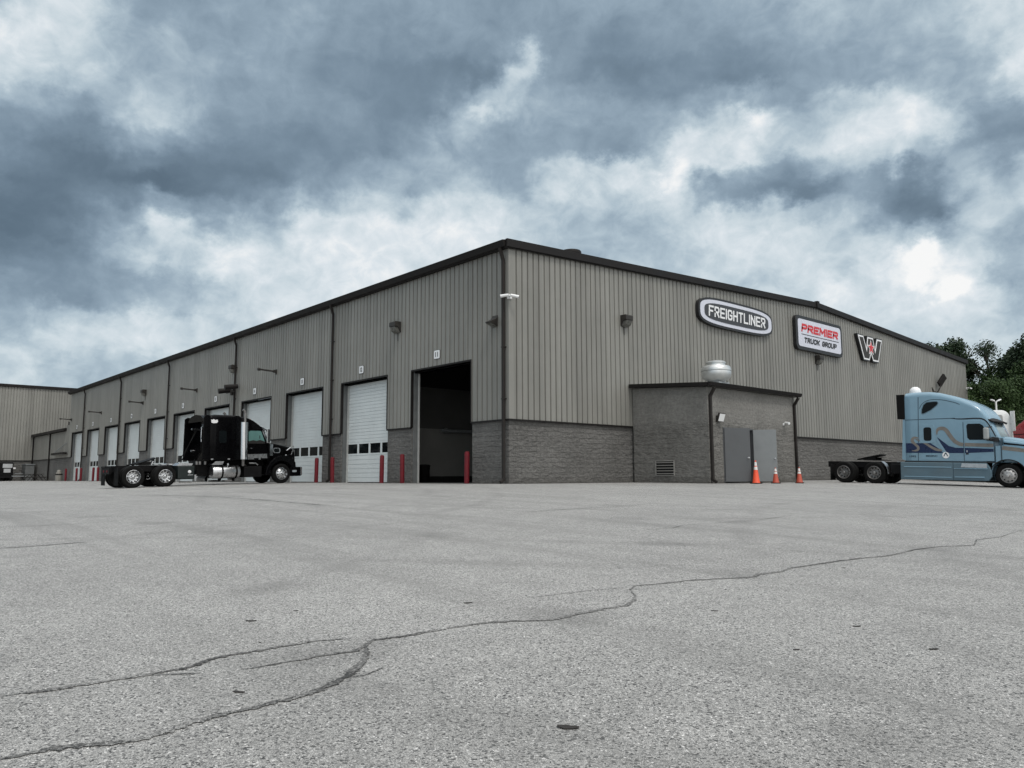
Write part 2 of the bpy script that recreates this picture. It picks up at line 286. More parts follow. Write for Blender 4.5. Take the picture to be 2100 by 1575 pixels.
    # curved tyre scrub left by turning trucks: pairs of faint broken arcs
    msk = N.n('ShaderNodeTexNoise', {'Vector': flat, 'Scale': 0.35, 'Detail': 5.0, 'Roughness': 0.65}).outputs[0]
    brk = N.n('ShaderNodeTexNoise', {'Vector': flat, 'Scale': 14.0, 'Detail': 4.0, 'Roughness': 0.7}).outputs[0]
    wob = N.math('MULTIPLY', N.math('SUBTRACT', nb, 0.5), 0.9); tot = None
    for cx, cy, r in ((6.0, -2.0, 9.0), (-6.0, -21.0, 17.5), (34.0, 2.0, 19.5), (3.0, -24.0, 13.0), (-22.0, -16.0, 11.0), (30.0, -34.0, 24.0)):
        dd = N.n('ShaderNodeVectorMath', {0: flat, 1: (cx, cy, 0)}, operation='DISTANCE').outputs['Value']
        for off in (0.0, 1.95):
            e = N.math('ABSOLUTE', N.math('SUBTRACT', N.math('ADD', dd, wob), r+off))
            tk = N.maprange(e, 0.04, 0.26, 1.0, 0.0, smooth=True); tot = tk if tot is None else N.math('MAXIMUM', tot, tk)
    tot = N.math('MULTIPLY', tot, N.math('MULTIPLY', N.maprange(msk, 0.42, 0.62, 0, 1), N.maprange(brk, 0.3, 0.65, 0.10, 0.36)))
    g = N.mixc(tot, g, (0.10, 0.098, 0.095))
    # oil drips
    vd = N.n('ShaderNodeTexVoronoi', {'Vector': N.n('ShaderNodeVectorMath', {0: flat, 1: N.n('ShaderNodeVectorMath', {0: N.n('ShaderNodeTexNoise', {'Vector': flat, 'Scale': 3.0, 'Detail': 4.0}).outputs[1], 3: 0.45}, operation='SCALE').outputs[0]}, operation='ADD').outputs[0], 'Scale': 0.42}, voronoi_dimensions='2D')
    pick = N.math('GREATER_THAN', N.n('ShaderNodeSeparateColor', {0: vd.outputs[1]}).outputs[0], 0.62)
    g = N.mixc(N.math('MULTIPLY', pick, N.maprange(vd.outputs[0], 0.05, 0.19, 0.24, 0.0, smooth=True)), g, (0.075, 0.073, 0.07))
    if dark is not None:
        ed = N.n('ShaderNodeTexNoise', {'Vector': flat, 'Scale': 48.0, 'Detail': 5.0, 'Roughness': 0.7}).outputs[0]
        big = N.n('ShaderNodeTexNoise', {'Vector': flat, 'Scale': 2.1, 'Detail': 3.0}).outputs[0]
        f = N.maprange(N.math('ADD', ed, N.math('MULTIPLY', big, 0.7)), 0.72, 1.02, 0.98, 0.0)
        g = N.mixc(f, g, dark)
    link(N, g, b.inputs['Base Color'])
    b.inputs['Roughness'].default_value = 0.68
    hb = N.math('ADD', N.math('MULTIPLY', N.math('MINIMUM', v1e, 0.25), 2.0), N.math('MULTIPLY', s1[2], 0.5))
    link(N, N.n('ShaderNodeBump', {'Height': hb, 'Strength': 0.55, 'Distance': 0.004}).outputs[0], b.inputs['Normal'])
    return m
GROUND_GAIN = 1.15
def mat_glass(name, col=(0.006, 0.008, 0.009), rough=0.06, spec=0.16):
    return mat(name, col, rough, 0, spec, var=0.15, scale=1.5)
def mat_leaf(name, a, b_):
    m, N, b = base(name)
    b.inputs['Roughness'].default_value = 0.6; b.inputs['Specular IOR Level'].default_value = 0.25
    pos = N.n('ShaderNodeNewGeometry').outputs['Position']
    n = N.n('ShaderNodeTexNoise', {'Vector': pos, 'Scale': 0.55, 'Detail': 4.0}).outputs[0]
    n2 = N.n('ShaderNodeTexNoise', {'Vector': pos, 'Scale': 5.0, 'Detail': 2.0}).outputs[0]
    f = N.math('ADD', N.math('MULTIPLY', n, 0.7), N.math('MULTIPLY', n2, 0.4))
    link(N, N.mixc(N.maprange(f, 0.35, 0.75), a, b_), b.inputs['Base Color'])
    return m

M = {}
M['clad'] = mat_cladding()
M['block'] = mat_block('split_face_block', (0.172, 0.169, 0.162), 1.15, None, 0.2)
M['block_shed'] = mat_block('split_face_block_shed', (0.225, 0.221, 0.208), 1.25, 2.45, 0.10)
M['trim'] = mat('dark_bronze_trim', (0.0125, 0.011, 0.0105), 0.55, spec=0.2, var=0.2, scale=1.5)
M['spout'] = mat('dark_bronze_downspout', (0.024, 0.021, 0.019), 0.55, spec=0.2, var=0.25, scale=2)
M['door'] = mat('white_sectional_door', (0.66, 0.70, 0.70), 0.45, var=0.05, scale=1.2, streak=0.10, dirt=0.12)
M['steel'] = mat('galvanised_steel', (0.30, 0.32, 0.33), 0.45, 0.35, var=0.15, scale=8)
M['jamb'] = mat('grey_steel_jamb', (0.125, 0.132, 0.133), 0.6, spec=0.3, var=0.15, scale=3)
M['glass'] = mat_glass('dark_window_glass')
M['track'] = mat('pale_track_paint', (0.42, 0.43, 0.42), 0.5, var=0.1)
M['roof'] = mat('standing_seam_roof', (0.22, 0.22, 0.21), 0.5, 0.2, var=0.1)
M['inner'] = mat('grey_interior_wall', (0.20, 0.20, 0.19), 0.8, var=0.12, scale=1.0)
M['inner_upper'] = mat('shaded_upper_wall', (0.075, 0.075, 0.072), 0.85, var=0.25, scale=0.7)  # darker than the lower wall: fading daylight in the bay put into the colour
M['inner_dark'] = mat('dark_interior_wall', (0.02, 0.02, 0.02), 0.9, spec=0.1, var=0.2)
M['floor'] = mat('shop_floor_concrete', (0.05, 0.05, 0.048), 0.6, var=0.25, scale=2)
M['red'] = mat('red_bollard_paint', (0.120, 0.006, 0.012), 0.55, spec=0.3, var=0.25, scale=5, dirt=0.12)
M['white'] = mat('white_sign_face', (0.78, 0.79, 0.80), 0.4, var=0.03)
M['lilac'] = mat('pale_sign_face', (0.60, 0.62, 0.70), 0.4, var=0.04, scale=2)
M['black'] = mat('black_sign_edge', (0.012, 0.012, 0.013), 0.45, var=0.2)
M['charcoal'] = mat('charcoal_sign_panel', (0.035, 0.037, 0.042), 0.45, var=0.15)
M['signred'] = mat('red_sign_letters', (0.55, 0.022, 0.03), 0.4, var=0.05)
M['fixture'] = mat('bronze_light_fixture', (0.036, 0.033, 0.030), 0.5, spec=0.25, var=0.2)
M['lens'] = mat('fixture_lens', (0.11, 0.11, 0.10), 0.3, var=0.1)
M['camwhite'] = mat('white_camera_shell', (0.75, 0.76, 0.76), 0.4, var=0.04)
M['fan'] = mat('spun_aluminium', (0.60, 0.62, 0.62), 0.36, 0.7, var=0.12, scale=3)
M['door_dark'] = mat('dark_grey_door', (0.088, 0.094, 0.100), 0.5, var=0.08, scale=2)  # left leaf and frame, a darker grey than the right leaf
M['door_light'] = mat('pale_grey_door', (0.225, 0.242, 0.25), 0.5, var=0.08, scale=2)
M['void'] = mat('unlit_room', (0.006, 0.006, 0.006), 0.9)
M['orange'] = mat('orange_cone_plastic', (0.72, 0.075, 0.025), 0.55, var=0.1, dirt=0.25, scale=9)
M['orange_dull'] = mat('faded_cone_plastic', (0.40, 0.065, 0.035), 0.6, var=0.15, dirt=0.35, scale=9)
M['band'] = mat('white_reflective_band', (0.72, 0.70, 0.68), 0.4, var=0.08, dirt=0.2, scale=9)
M['rubber'] = mat('black_rubber', (0.0075, 0.0075, 0.0075), 0.8, spec=0.12, var=0.3, scale=5, bump=0.2)
M['chrome'] = mat('polished_metal', (0.60, 0.61, 0.62), 0.10, 1.0, var=0.05, scale=4)
M['alu'] = mat('brushed_aluminium', (0.55, 0.56, 0.57), 0.30, 1.0, var=0.15, scale=6)
M['alu_dull'] = mat('dusty_wheel_aluminium', (0.26, 0.255, 0.25), 0.45, 0.8, var=0.2, scale=10)
M['hole'] = mat('wheel_hand_hole', (0.008, 0.008, 0.008), 0.8)
M['chassis'] = mat('black_chassis_paint', (0.006, 0.006, 0.0065), 0.6, spec=0.15, var=0.4, scale=4)
M['black_paint'] = mat('gloss_black_paint', (0.0025, 0.0025, 0.003), 0.10, spec=0.09, var=0.2)
M['greenbox'] = mat('dark_green_box_paint', (0.016, 0.022, 0.022), 0.35, spec=0.3, var=0.25)
M['teal'] = mat_glass('green_tinted_glass', (0.10, 0.20, 0.19), 0.08)
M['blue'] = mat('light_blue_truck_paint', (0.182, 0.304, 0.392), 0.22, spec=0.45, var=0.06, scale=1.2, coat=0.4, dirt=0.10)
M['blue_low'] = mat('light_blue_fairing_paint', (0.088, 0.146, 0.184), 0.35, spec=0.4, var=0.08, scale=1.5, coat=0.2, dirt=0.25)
M['navy'] = mat('navy_stripe', (0.006, 0.017, 0.060), 0.3, spec=0.4, var=0.1)
M['taupe'] = mat('taupe_swoosh', (0.185, 0.172, 0.155), 0.35, spec=0.3, var=0.15)
M['seam'] = mat('panel_seam', (0.025, 0.05, 0.07), 0.6)
M['wpaint'] = mat('white_truck_paint', (0.68, 0.70, 0.70), 0.3, var=0.05, coat=0.3)
M['rpaint'] = mat('red_truck_paint', (0.34, 0.02, 0.03), 0.3, var=0.08, coat=0.3)
M['grey_panel'] = mat('grey_back_panel', (0.32, 0.34, 0.34), 0.5, var=0.08)
M['shirt'] = mat('beige_bin_plastic', (0.25, 0.24, 0.215), 0.6, var=0.1)
M['leafa'] = mat_leaf('leaf_mid_green', (0.020, 0.040, 0.012), (0.055, 0.095, 0.030))
M['leafb'] = mat_leaf('leaf_dark_green', (0.013, 0.026, 0.012), (0.036, 0.060, 0.026))
M['leafc'] = mat_leaf('leaf_bright_green', (0.035, 0.065, 0.015), (0.085, 0.135, 0.035))
M['bark'] = mat('bark', (0.055, 0.045, 0.036), 0.9, var=0.3, bump=0.5, bscale=12)
M['debris'] = mat('dead_leaf', (0.020, 0.017, 0.015), 0.8, var=0.3, scale=40)

# ------------------------------------------------------------------ mesh helpers
class MB:
    """collects shapes (several material slots allowed) and links them as ONE mesh object"""
    def __init__(s): s.v = []; s.f = []; s.fm = []; s.m = 0; s.sm = []; s.smooth = False
    def add(s, vs, fs):
        o = len(s.v); s.v += [tuple(v) for v in vs]
        for f in fs: s.f.append([i+o for i in f]); s.fm.append(s.m); s.sm.append(s.smooth)
        return s
    def box(s, x0, x1, y0, y1, z0, z1):
        x0, x1 = min(x0, x1), max(x0, x1); y0, y1 = min(y0, y1), max(y0, y1); z0, z1 = min(z0, z1), max(z0, z1)
        return s.add([(x0, y0, z0), (x1, y0, z0), (x1, y1, z0), (x0, y1, z0), (x0, y0, z1), (x1, y0, z1), (x1, y1, z1), (x0, y1, z1)],
                     [(0, 3, 2, 1), (4, 5, 6, 7), (0, 1, 5, 4), (1, 2, 6, 5), (2, 3, 7, 6), (3, 0, 4, 7)])
    def obox(s, mtx, sx, sy, sz):
        vs = [mtx @ Vector((a*sx/2, b*sy/2, c*sz/2)) for c in (-1, 1) for a, b in ((-1, -1), (1, -1), (1, 1), (-1, 1))]
        return s.add(vs, [(0, 3, 2, 1), (4, 5, 6, 7), (0, 1, 5, 4), (1, 2, 6, 5), (2, 3, 7, 6), (3, 0, 4, 7)])
    def beam(s, a, b, w, h=None):
        a, b = Vector(a), Vector(b); h = h or w; d = b-a
        q = d.to_track_quat('X', 'Z').to_matrix().to_4x4(); q.translation = (a+b)/2
        return s.obox(q, d.length, w, h)
    def tube(s, pts, r, n=10, cap=True):
        pts = [Vector(p) for p in pts]; rs = r if isinstance(r, (list, tuple)) else [r]*len(pts)
        vs = []; fs = []
        for i, p in enumerate(pts):
            d = (pts[min(i+1, len(pts)-1)]-pts[max(i-1, 0)]).normalized()
            ref = Vector((0, 0, 1)) if abs(d.z) < 0.9 else Vector((1, 0, 0))
            a = d.cross(ref).normalized(); b = d.cross(a)
            vs += [p + (a*math.cos(2*math.pi*k/n)+b*math.sin(2*math.pi*k/n))*rs[i] for k in range(n)]
        for i in range(len(pts)-1):
            for k in range(n): fs.append((i*n+k, i*n+(k+1) % n, (i+1)*n+(k+1) % n, (i+1)*n+k))
        if cap: fs.append(tuple(range(n))[::-1]); fs.append(tuple(range((len(pts)-1)*n, len(pts)*n)))
        sm = s.smooth; s.smooth = True; s.add(vs, fs); s.smooth = sm
        return s
    def lathe(s, prof, n=32, mtx=None, cap=True):
        # prof: (radius, height) pairs round local Z
        mtx = mtx or Matrix(); vs = []; fs = []
        for r, h in prof: vs += [mtx @ Vector((r*math.cos(2*math.pi*k/n), r*math.sin(2*math.pi*k/n), h)) for k in range(n)]
        for i in range(len(prof)-1):
            for k in range(n): fs.append((i*n+k, i*n+(k+1) % n, (i+1)*n+(k+1) % n, (i+1)*n+k))
        if cap: fs.append(tuple(range(n))[::-1]); fs.append(tuple(range((len(prof)-1)*n, len(prof)*n)))
        sm = s.smooth; s.smooth = True; s.add(vs, fs); s.smooth = sm
        return s
    def prism(s, poly, fn, c0, c1):
        # poly in (a,b); fn(a,b,c) -> point; extruded from c0 to c1
        n = len(poly)
        vs = [fn(a, b, c0) for a, b in poly]+[fn(a, b, c1) for a, b in poly]
        fs = [tuple(range(n))[::-1], tuple(range(n, 2*n))]+[(i, (i+1) % n, n+(i+1) % n, n+i) for i in range(n)]
        return s.add(vs, fs)
    def loft(s, secs, cap=True):
        n = len(secs[0]); vs = [p for sec in secs for p in sec]; fs = []
        for i in range(len(secs)-1):
            for k in range(n): fs.append((i*n+k, i*n+(k+1) % n, (i+1)*n+(k+1) % n, (i+1)*n+k))
        if cap: fs.append(tuple(range(n))[::-1]); fs.append(tuple(range((len(secs)-1)*n, len(secs)*n)))
        return s.add(vs, fs)
    def build(s, name, mats, parent=None, off=(0, 0, 0), bevel=0.0, angle=40, recalc=True):
        me = bpy.data.meshes.new(name)
        me.from_pydata([(v[0]-off[0], v[1]-off[1], v[2]-off[2]) for v in s.v], [], s.f)
        for m in (mats if isinstance(mats, (list, tuple)) else [mats]): me.materials.append(m)
        me.polygons.foreach_set('material_index', s.fm); me.polygons.foreach_set('use_smooth', s.sm)
        if recalc:
            bm = bmesh.new(); bm.from_mesh(me); bmesh.ops.recalc_face_normals(bm, faces=bm.faces); bm.to_mesh(me); bm.free()
        me.update()
        if any(s.sm):
            try: me.set_sharp_from_angle(angle=R(angle))
            except Exception: pass
        o = bpy.data.objects.new(name, me); COL.objects.link(o)
        if parent: o.parent = parent
        if bevel > 0:
            b = o.modifiers.new('bevel', 'BEVEL'); b.width = bevel; b.segments = 2; b.limit_method = 'ANGLE'; b.angle_limit = R(35)
        return o
def tag(o, label=None, cat=None, group=None, kind=None):
    if label: o['label'] = label
    if cat: o['category'] = cat
    if group: o['group'] = group
    if kind: o['kind'] = kind
    return o
def thing(name, label, cat, loc=(0, 0, 0), rz=0.0, group=None):
    o = bpy.data.objects.new(name, None); COL.objects.link(o); o.location = loc; o.rotation_euler = (0, 0, rz)
    o.empty_display_size = 0.3
    return tag(o, label, cat, group)
def copy_tree(o, parent=None):
    c = o.copy(); COL.objects.link(c); c.parent = parent
    for ch in list(o.children): copy_tree(ch, c)
    return c
def gz(x, y):
    d = 0.0 if (x < 0 and y > 0) else math.hypot(max(x, 0), max(-y, 0))
    a = min(d, 9); z = .001*a+.0018*a*a
    if d > 9: z += .0334*(min(d, 25)-9)
    if d > 25:
        t = min(d, 40)-25; z += .0334*(t-t*t/30)
    return -z
def rrect(hw, z0, z1, r, n=4, rb=None):
    rb = r if rb is None else rb; p = []
    for cy, cz, a0, rr in ((hw-r, z1-r, 0, r), (-hw+r, z1-r, 90, r), (-hw+rb, z0+rb, 180, rb), (hw-rb, z0+rb, 270, rb)):
        for k in range(n+1):
            a = R(a0+90*k/n); p.append((cy+rr*math.cos(a), cz+rr*math.sin(a)))
    return p
def rpoly(x0, x1, z0, z1, r, n=4): # rounded rectangle in the plane
    cx, cz = (x0+x1)/2, (z0+z1)/2
    return [(a+cx, b) for a, b in rrect((x1-x0)/2, z0, z1, r, n)]
def offset_poly(pts, d):
    area = sum(pts[i][0]*pts[(i+1) % len(pts)][1]-pts[(i+1) % len(pts)][0]*pts[i][1] for i in range(len(pts)))
    sg = 1 if area > 0 else -1; out = []; n = len(pts)
    for i in range(n):
        p0, p1, p2 = Vector(pts[i-1]), Vector(pts[i]), Vector(pts[(i+1) % n])
        d1, d2 = (p1-p0).normalized(), (p2-p1).normalized()
        n1, n2 = Vector((d1.y, -d1.x))*sg, Vector((d2.y, -d2.x))*sg
        m = (n1+n2); k = d/max(0.25, 1+n1.dot(n2)); q = p1+m*k
        out.append((q.x, q.y))
    return out
def text_shape(body, w, h, shear=0.0, bold=0.0, depth=0.02, space=1.0):
    """outline of the built-in font as (verts in the unit box w*h, faces)"""
    cu = bpy.data.curves.new('lettering', 'FONT'); cu.body = body; cu.shear = shear; cu.offset = bold; cu.extrude = depth/2
    cu.space_character = space; cu.resolution_u = 3
    ob = bpy.data.objects.new('lettering', cu); COL.objects.link(ob)
    dg = bpy.context.evaluated_depsgraph_get(); dg.update()
    me = bpy.data.meshes.new_from_object(ob.evaluated_get(dg))
    vs = [v.co.copy() for v in me.vertices]; fs = [tuple(p.vertices) for p in me.polygons]
    bpy.data.objects.remove(ob); bpy.data.curves.remove(cu); bpy.data.meshes.remove(me)
    x0, x1 = min(v.x for v in vs), max(v.x for v in vs); y0, y1 = min(v.y for v in vs), max(v.y for v in vs)
    return [((v.x-x0)/(x1-x0)*w, (v.y-y0)/(y1-y0)*h, v.z+depth/2) for v in vs], fs

STROKES = {'F': [[(0, 0), (0, 1), (1, 1)], [(0, .50), (.82, .50)]], 'R': [[(0, 0), (0, 1), (.82, 1), (1, .86), (1, .60), (.82, .46), (0, .46)], [(.48, .46), (1, 0)]],
           'E': [[(1, 0), (0, 0), (0, 1), (1, 1)], [(0, .5), (.85, .5)]], 'I': [[(0, 0), (0, 1)]], 'G': [[(1, .78), (1, .84), (.82, 1), (.18, 1), (0, .84), (0, .16), (.18, 0), (.82, 0), (1, .16), (1, .46), (.55, .46)]],
           'H': [[(0, 0), (0, 1)], [(1, 0), (1, 1)], [(0, .5), (1, .5)]], 'T': [[(0, 1), (1, 1)], [(.5, 0), (.5, 1)]], 'L': [[(0, 1), (0, 0), (1, 0)]], 'N': [[(0, 0), (0, 1)], [(1, 0), (1, 1)], [(0, 1), (1, 0)]],
           'P': [[(0, 0), (0, 1), (.82, 1), (1, .86), (1, .58), (.82, .44), (0, .44)]], 'M': [[(0, 0), (0, 1)], [(1, 0), (1, 1)], [(0, 1), (.5, .30), (1, 1)]], 'U': [[(0, 1), (0, .16), (.18, 0), (.82, 0), (1, .16), (1, 1)]],
           'C': [[(1, .74), (1, .84), (.82, 1), (.18, 1), (0, .84), (0, .16), (.18, 0), (.82, 0), (1, .16), (1, .26)]], 'K': [[(0, 0), (0, 1)], [(1, 1), (.06, .44)], [(.34, .60), (1, 0)]],
           'O': [[(.5, 0), (.82, 0), (1, .16), (1, .84), (.82, 1), (.18, 1), (0, .84), (0, .16), (.18, 0), (.5, 0)]]}
def stroke_text(mb, body, w, h, th, fn, shear=0.0, gap=0.42):
    """block capitals cut from mitred strokes; every stroke lies 1.5 mm above the one before so none share a plane. fn(a, b, c) -> point"""
    adv = [{'I': 0.0, 'M': 1.12, ' ': 0.35, 'N': 1.05}.get(c, 1.0) for c in body]
    # letter box width u so that the word fills w
    g = th*(1+gap); u = (w-th-g*1.0*(len(body)-1)-0.0)/sum(adv); x = th/2
    for c, ad in zip(body, adv):
        for k, pl in enumerate(STROKES.get(c, [])):
            P = [Vector((x+a*ad*u, th/2+b*(h-th))) for a, b in pl]; L = []; Q = []
            for i, p in enumerate(P):
                d1 = (P[i]-P[i-1]).normalized() if i else (P[1]-P[0]).normalized(); d2 = (P[i+1]-P[i]).normalized() if i < len(P)-1 else d1
                e = p-d1*th/2 if i == 0 else (p+d1*th/2 if i == len(P)-1 else p)
                if c == 'O' and i in (0, len(P)-1): e = p
                n1, n2 = Vector((-d1.y, d1.x)), Vector((-d2.y, d2.x)); m = (n1+n2)*(th/2/max(0.35, 1+n1.dot(n2)))
                L.append(e+m); Q.append(e-m)
            cz = 0.012+0.0015*k
            for i in range(len(P)-1):
                poly = [L[i], L[i+1], Q[i+1], Q[i]]
                top = [fn(v.x+shear*v.y, v.y, cz) for v in poly]; bot = [fn(v.x+shear*v.y, v.y, 0) for v in poly]
                mb.add(top+bot, [(0, 1, 2, 3), (7, 6, 5, 4), (0, 4, 5, 1), (2, 6, 7, 3)]+([(3, 7, 4, 0)] if i == 0 else [])+([(1, 5, 6, 2)] if i == len(P)-2 else []))
        x += ad*u+g
    return mb

# ------------------------------------------------------------------ ground
def make_ground():
    def axis(lo, hi, fine_lo, fine_hi, st):
        p = []; v = fine_lo
        while v <= fine_hi+1e-6: p.append(round(v, 4)); v += st
        step = st*2; v = fine_hi
        while v < hi: v = min(hi, v+step); p.append(v); step *= 1.5
        step = st*2; v = fine_lo
        while v > lo: v = max(lo, v-step); p.insert(0, v); step *= 1.5
        return p
    xs = axis(-1400, 1400, -90, 45, 1.0); ys = axis(-1400, 1400, -42, 60, 1.0)
    vs = [(x, y, gz(x, y)) for y in ys for x in xs]; n = len(xs)
    fs = [(j*n+i, j*n+i+1, (j+1)*n+i+1, (j+1)*n+i) for j in range(len(ys)-1) for i in range(n-1)]
    mb = MB(); mb.smooth = True; mb.add(vs, fs)
    tag(mb.build('ground', asphalt('worn_asphalt'), recalc=False), kind='structure')
    apron = MB(); apron.smooth = False
    # narrow concrete apron in front of the bay doors, flush with the yard
    xs = [-70+i for i in range(71)]
    vs = []; 
    for x in xs: vs += [(x, -0.08, gz(x, -0.08)+0.006), (x, -0.75, gz(x, -0.75)+0.004)]
    apron.add(vs, [(2*i, 2*i+1, 2*i+3, 2*i+2) for i in range(len(xs)-1)])
    tag(apron.build('apron', mat('apron_concrete', (0.22, 0.215, 0.205), 0.85, var=0.25, scale=1.5, dirt=0.3)), kind='structure')
make_ground()
def gzm(x, y):      # the ground mesh itself (1 m cells)
    i, j = math.floor(x), math.floor(y); a, b = x-i, y-j
    return (gz(i, j)*(1-a)+gz(i+1, j)*a)*(1-b)+(gz(i, j+1)*(1-a)+gz(i+1, j+1)*a)*b
def make_cracks():
    mt = asphalt('tar_filled_crack', (0.022, 0.021, 0.020)); rnd = random.Random(3); mb = MB()
    for w, pts in CRACKS:
        P = [Vector(p) for p in pts]; path = []
        for a, b in zip(P, P[1:]):
            n = max(2, int((b-a).length/0.014)) if (a-Vector((22.2, -19.5))).length < 9 else max(3, int((b-a).length/0.12))
            path += [a.lerp(b, k/n) for k in range(n)]
        path.append(P[-1]); vs = []; k = 0.0; m = 0.0
        for i, p in enumerate(path):
            d = (path[min(i+1, len(path)-1)]-path[max(i-1, 0)]); d = d.normalized() if d.length > 0 else Vector((1, 0))
            nn = Vector((-d.y, d.x))
            k = 0.88*k+rnd.uniform(-1, 1)*0.36; m = 0.9*m+rnd.uniform(-1, 1)*0.006*min(1, w/0.05)
            t = i/(len(path)-1); e = min(1, 6*t+0.15, 6*(1-t)+0.15)
            hw = w*0.35*e*(1+0.45*k)*rnd.uniform(0.6, 1.3); hw = max(0.003, hw); c = p+nn*m
            for q in (c+nn*hw, c-nn*hw*rnd.uniform(0.5, 1.5)): vs.append((q.x, q.y, gzm(q.x, q.y)+0.004))
        mb.add(vs, [(2*i, 2*i+1, 2*i+3, 2*i+2) for i in range(len(path)-1)])
    o = mb.build('ground_cracks', mt, recalc=False)
    for p in o.data.polygons:
        if p.normal.z < 0: p.flip()
    tag(o, kind='structure')
make_cracks()
def make_debris():
    rnd = random.Random(11)
    names = ['curled dead leaf left of centre, the largest scrap beyond the forked crack', 'tiny dark scrap on the asphalt just right of and beyond the curled leaf',
             'small dark pebble lying just above the upper branch of the forked crack', 'long flat dark scrap on the nearest asphalt, closest to the viewer',
             'dark scrap lying below the hooked bend of the long crack', 'stubby black scrap in the middle of the right half of the asphalt',
             'thin twig lying far right on the asphalt, short of the long crack', 'small dark scrap just below the long crack towards the right',
             'thin pale-edged splinter right of the hooked crack bend', 'thin dark splinter just above the long crack near the centre',
             'thin dark twig lying between the forked crack and the thick crack', 'tiny dark scrap close under the long crack near its hooked bend']
    for (x, y, w), lab in zip(DEBRIS, names):
        mb = MB(); n = 9; a0 = 2.416+1.57+rnd.uniform(-.35, .35); L = max(w, 0.012); W = L*rnd.uniform(0.14, 0.24); vs = []; rows = 3
        for i in range(n):
            t = i/(n-1); hw = W*math.sin(math.pi*(0.06+0.88*t))**0.7*rnd.uniform(0.75, 1.15)
            for j in range(rows):
                s = (j-1)*hw; zz = 0.003+0.10*W*abs(j-1)+0.04*L*(t-0.5)**2*4*rnd.uniform(.6, 1.2)
                u = (t-0.5)*L; px = x+u*math.cos(a0)-s*math.sin(a0); py = y+u*math.sin(a0)+s*math.cos(a0)
                vs.append((px, py, gzm(px, py)+zz))
        fs = [(i*rows+j, (i+1)*rows+j, (i+1)*rows+j+1, i*rows+j+1) for i in range(n-1) for j in range(rows-1)]
        mb.add(vs, fs); cx = (x, y, gzm(x, y))
        o = mb.build('dead_leaf', M['debris'], off=cx, recalc=False); o.location = cx
        so = o.modifiers.new('thickness', 'SOLIDIFY'); so.thickness = 0.003
        tag(o, lab, 'leaf', 'leaf scraps scattered on the asphalt')
make_debris()

# ------------------------------------------------------------------ main building
H, LEN, WID, HR, SILL = 9.10, 70.1, 48.56, 10.19, 2.44
DOORS = [-4.34-6.222*i for i in range(11)]          # door centres, bay 11 first
DW, DH = 2.135, 4.98
RIB = 0.3048
def zroof(y): return H+(HR-H)*(1-abs(y-WID/2)/(WID/2))
def ribbed(lo, hi, top, bottom, fn, face=0.0, depth=0.058, phase=0.0):
    """steel cladding: flat pans with narrow grooves; fn(s, out, z) -> point"""
    prof = []; s = lo
    k = math.ceil((lo-phase)/RIB)
    marks = [(lo, face)]
    while phase+k*RIB < hi-0.06:
        c = phase+k*RIB; k += 1
        if c-0.036 < lo+0.01: continue
        marks += [(c-0.036, face), (c-0.020, face-depth), (c+0.020, face-depth), (c+0.036, face)]
    marks.append((hi, face))
    return marks
def add_ribbed(mb, lo, hi, topf, botf, fn, face=0.0, cuts=()):
    marks = ribbed(lo, hi, None, None, fn, face)
    ms = []
    for a, b in zip(marks, marks[1:]):
        brk = sorted([c for c in cuts if a[0]+1e-4 < c < b[0]-1e-4]); cur = a
        for c in brk:
            t = (c-a[0])/(b[0]-a[0]); m = (c, a[1]+t*(b[1]-a[1])); ms.append((cur, m)); cur = m
        ms.append((cur, b))
    for a, b in ms:
        mid = (a[0]+b[0])/2; zb = botf(mid)
        mb.add([fn(a[0], a[1], zb), fn(b[0], b[1], zb), fn(b[0], b[1], topf(b[0])), fn(a[0], a[1], topf(a[0]))], [(0, 1, 2, 3)])
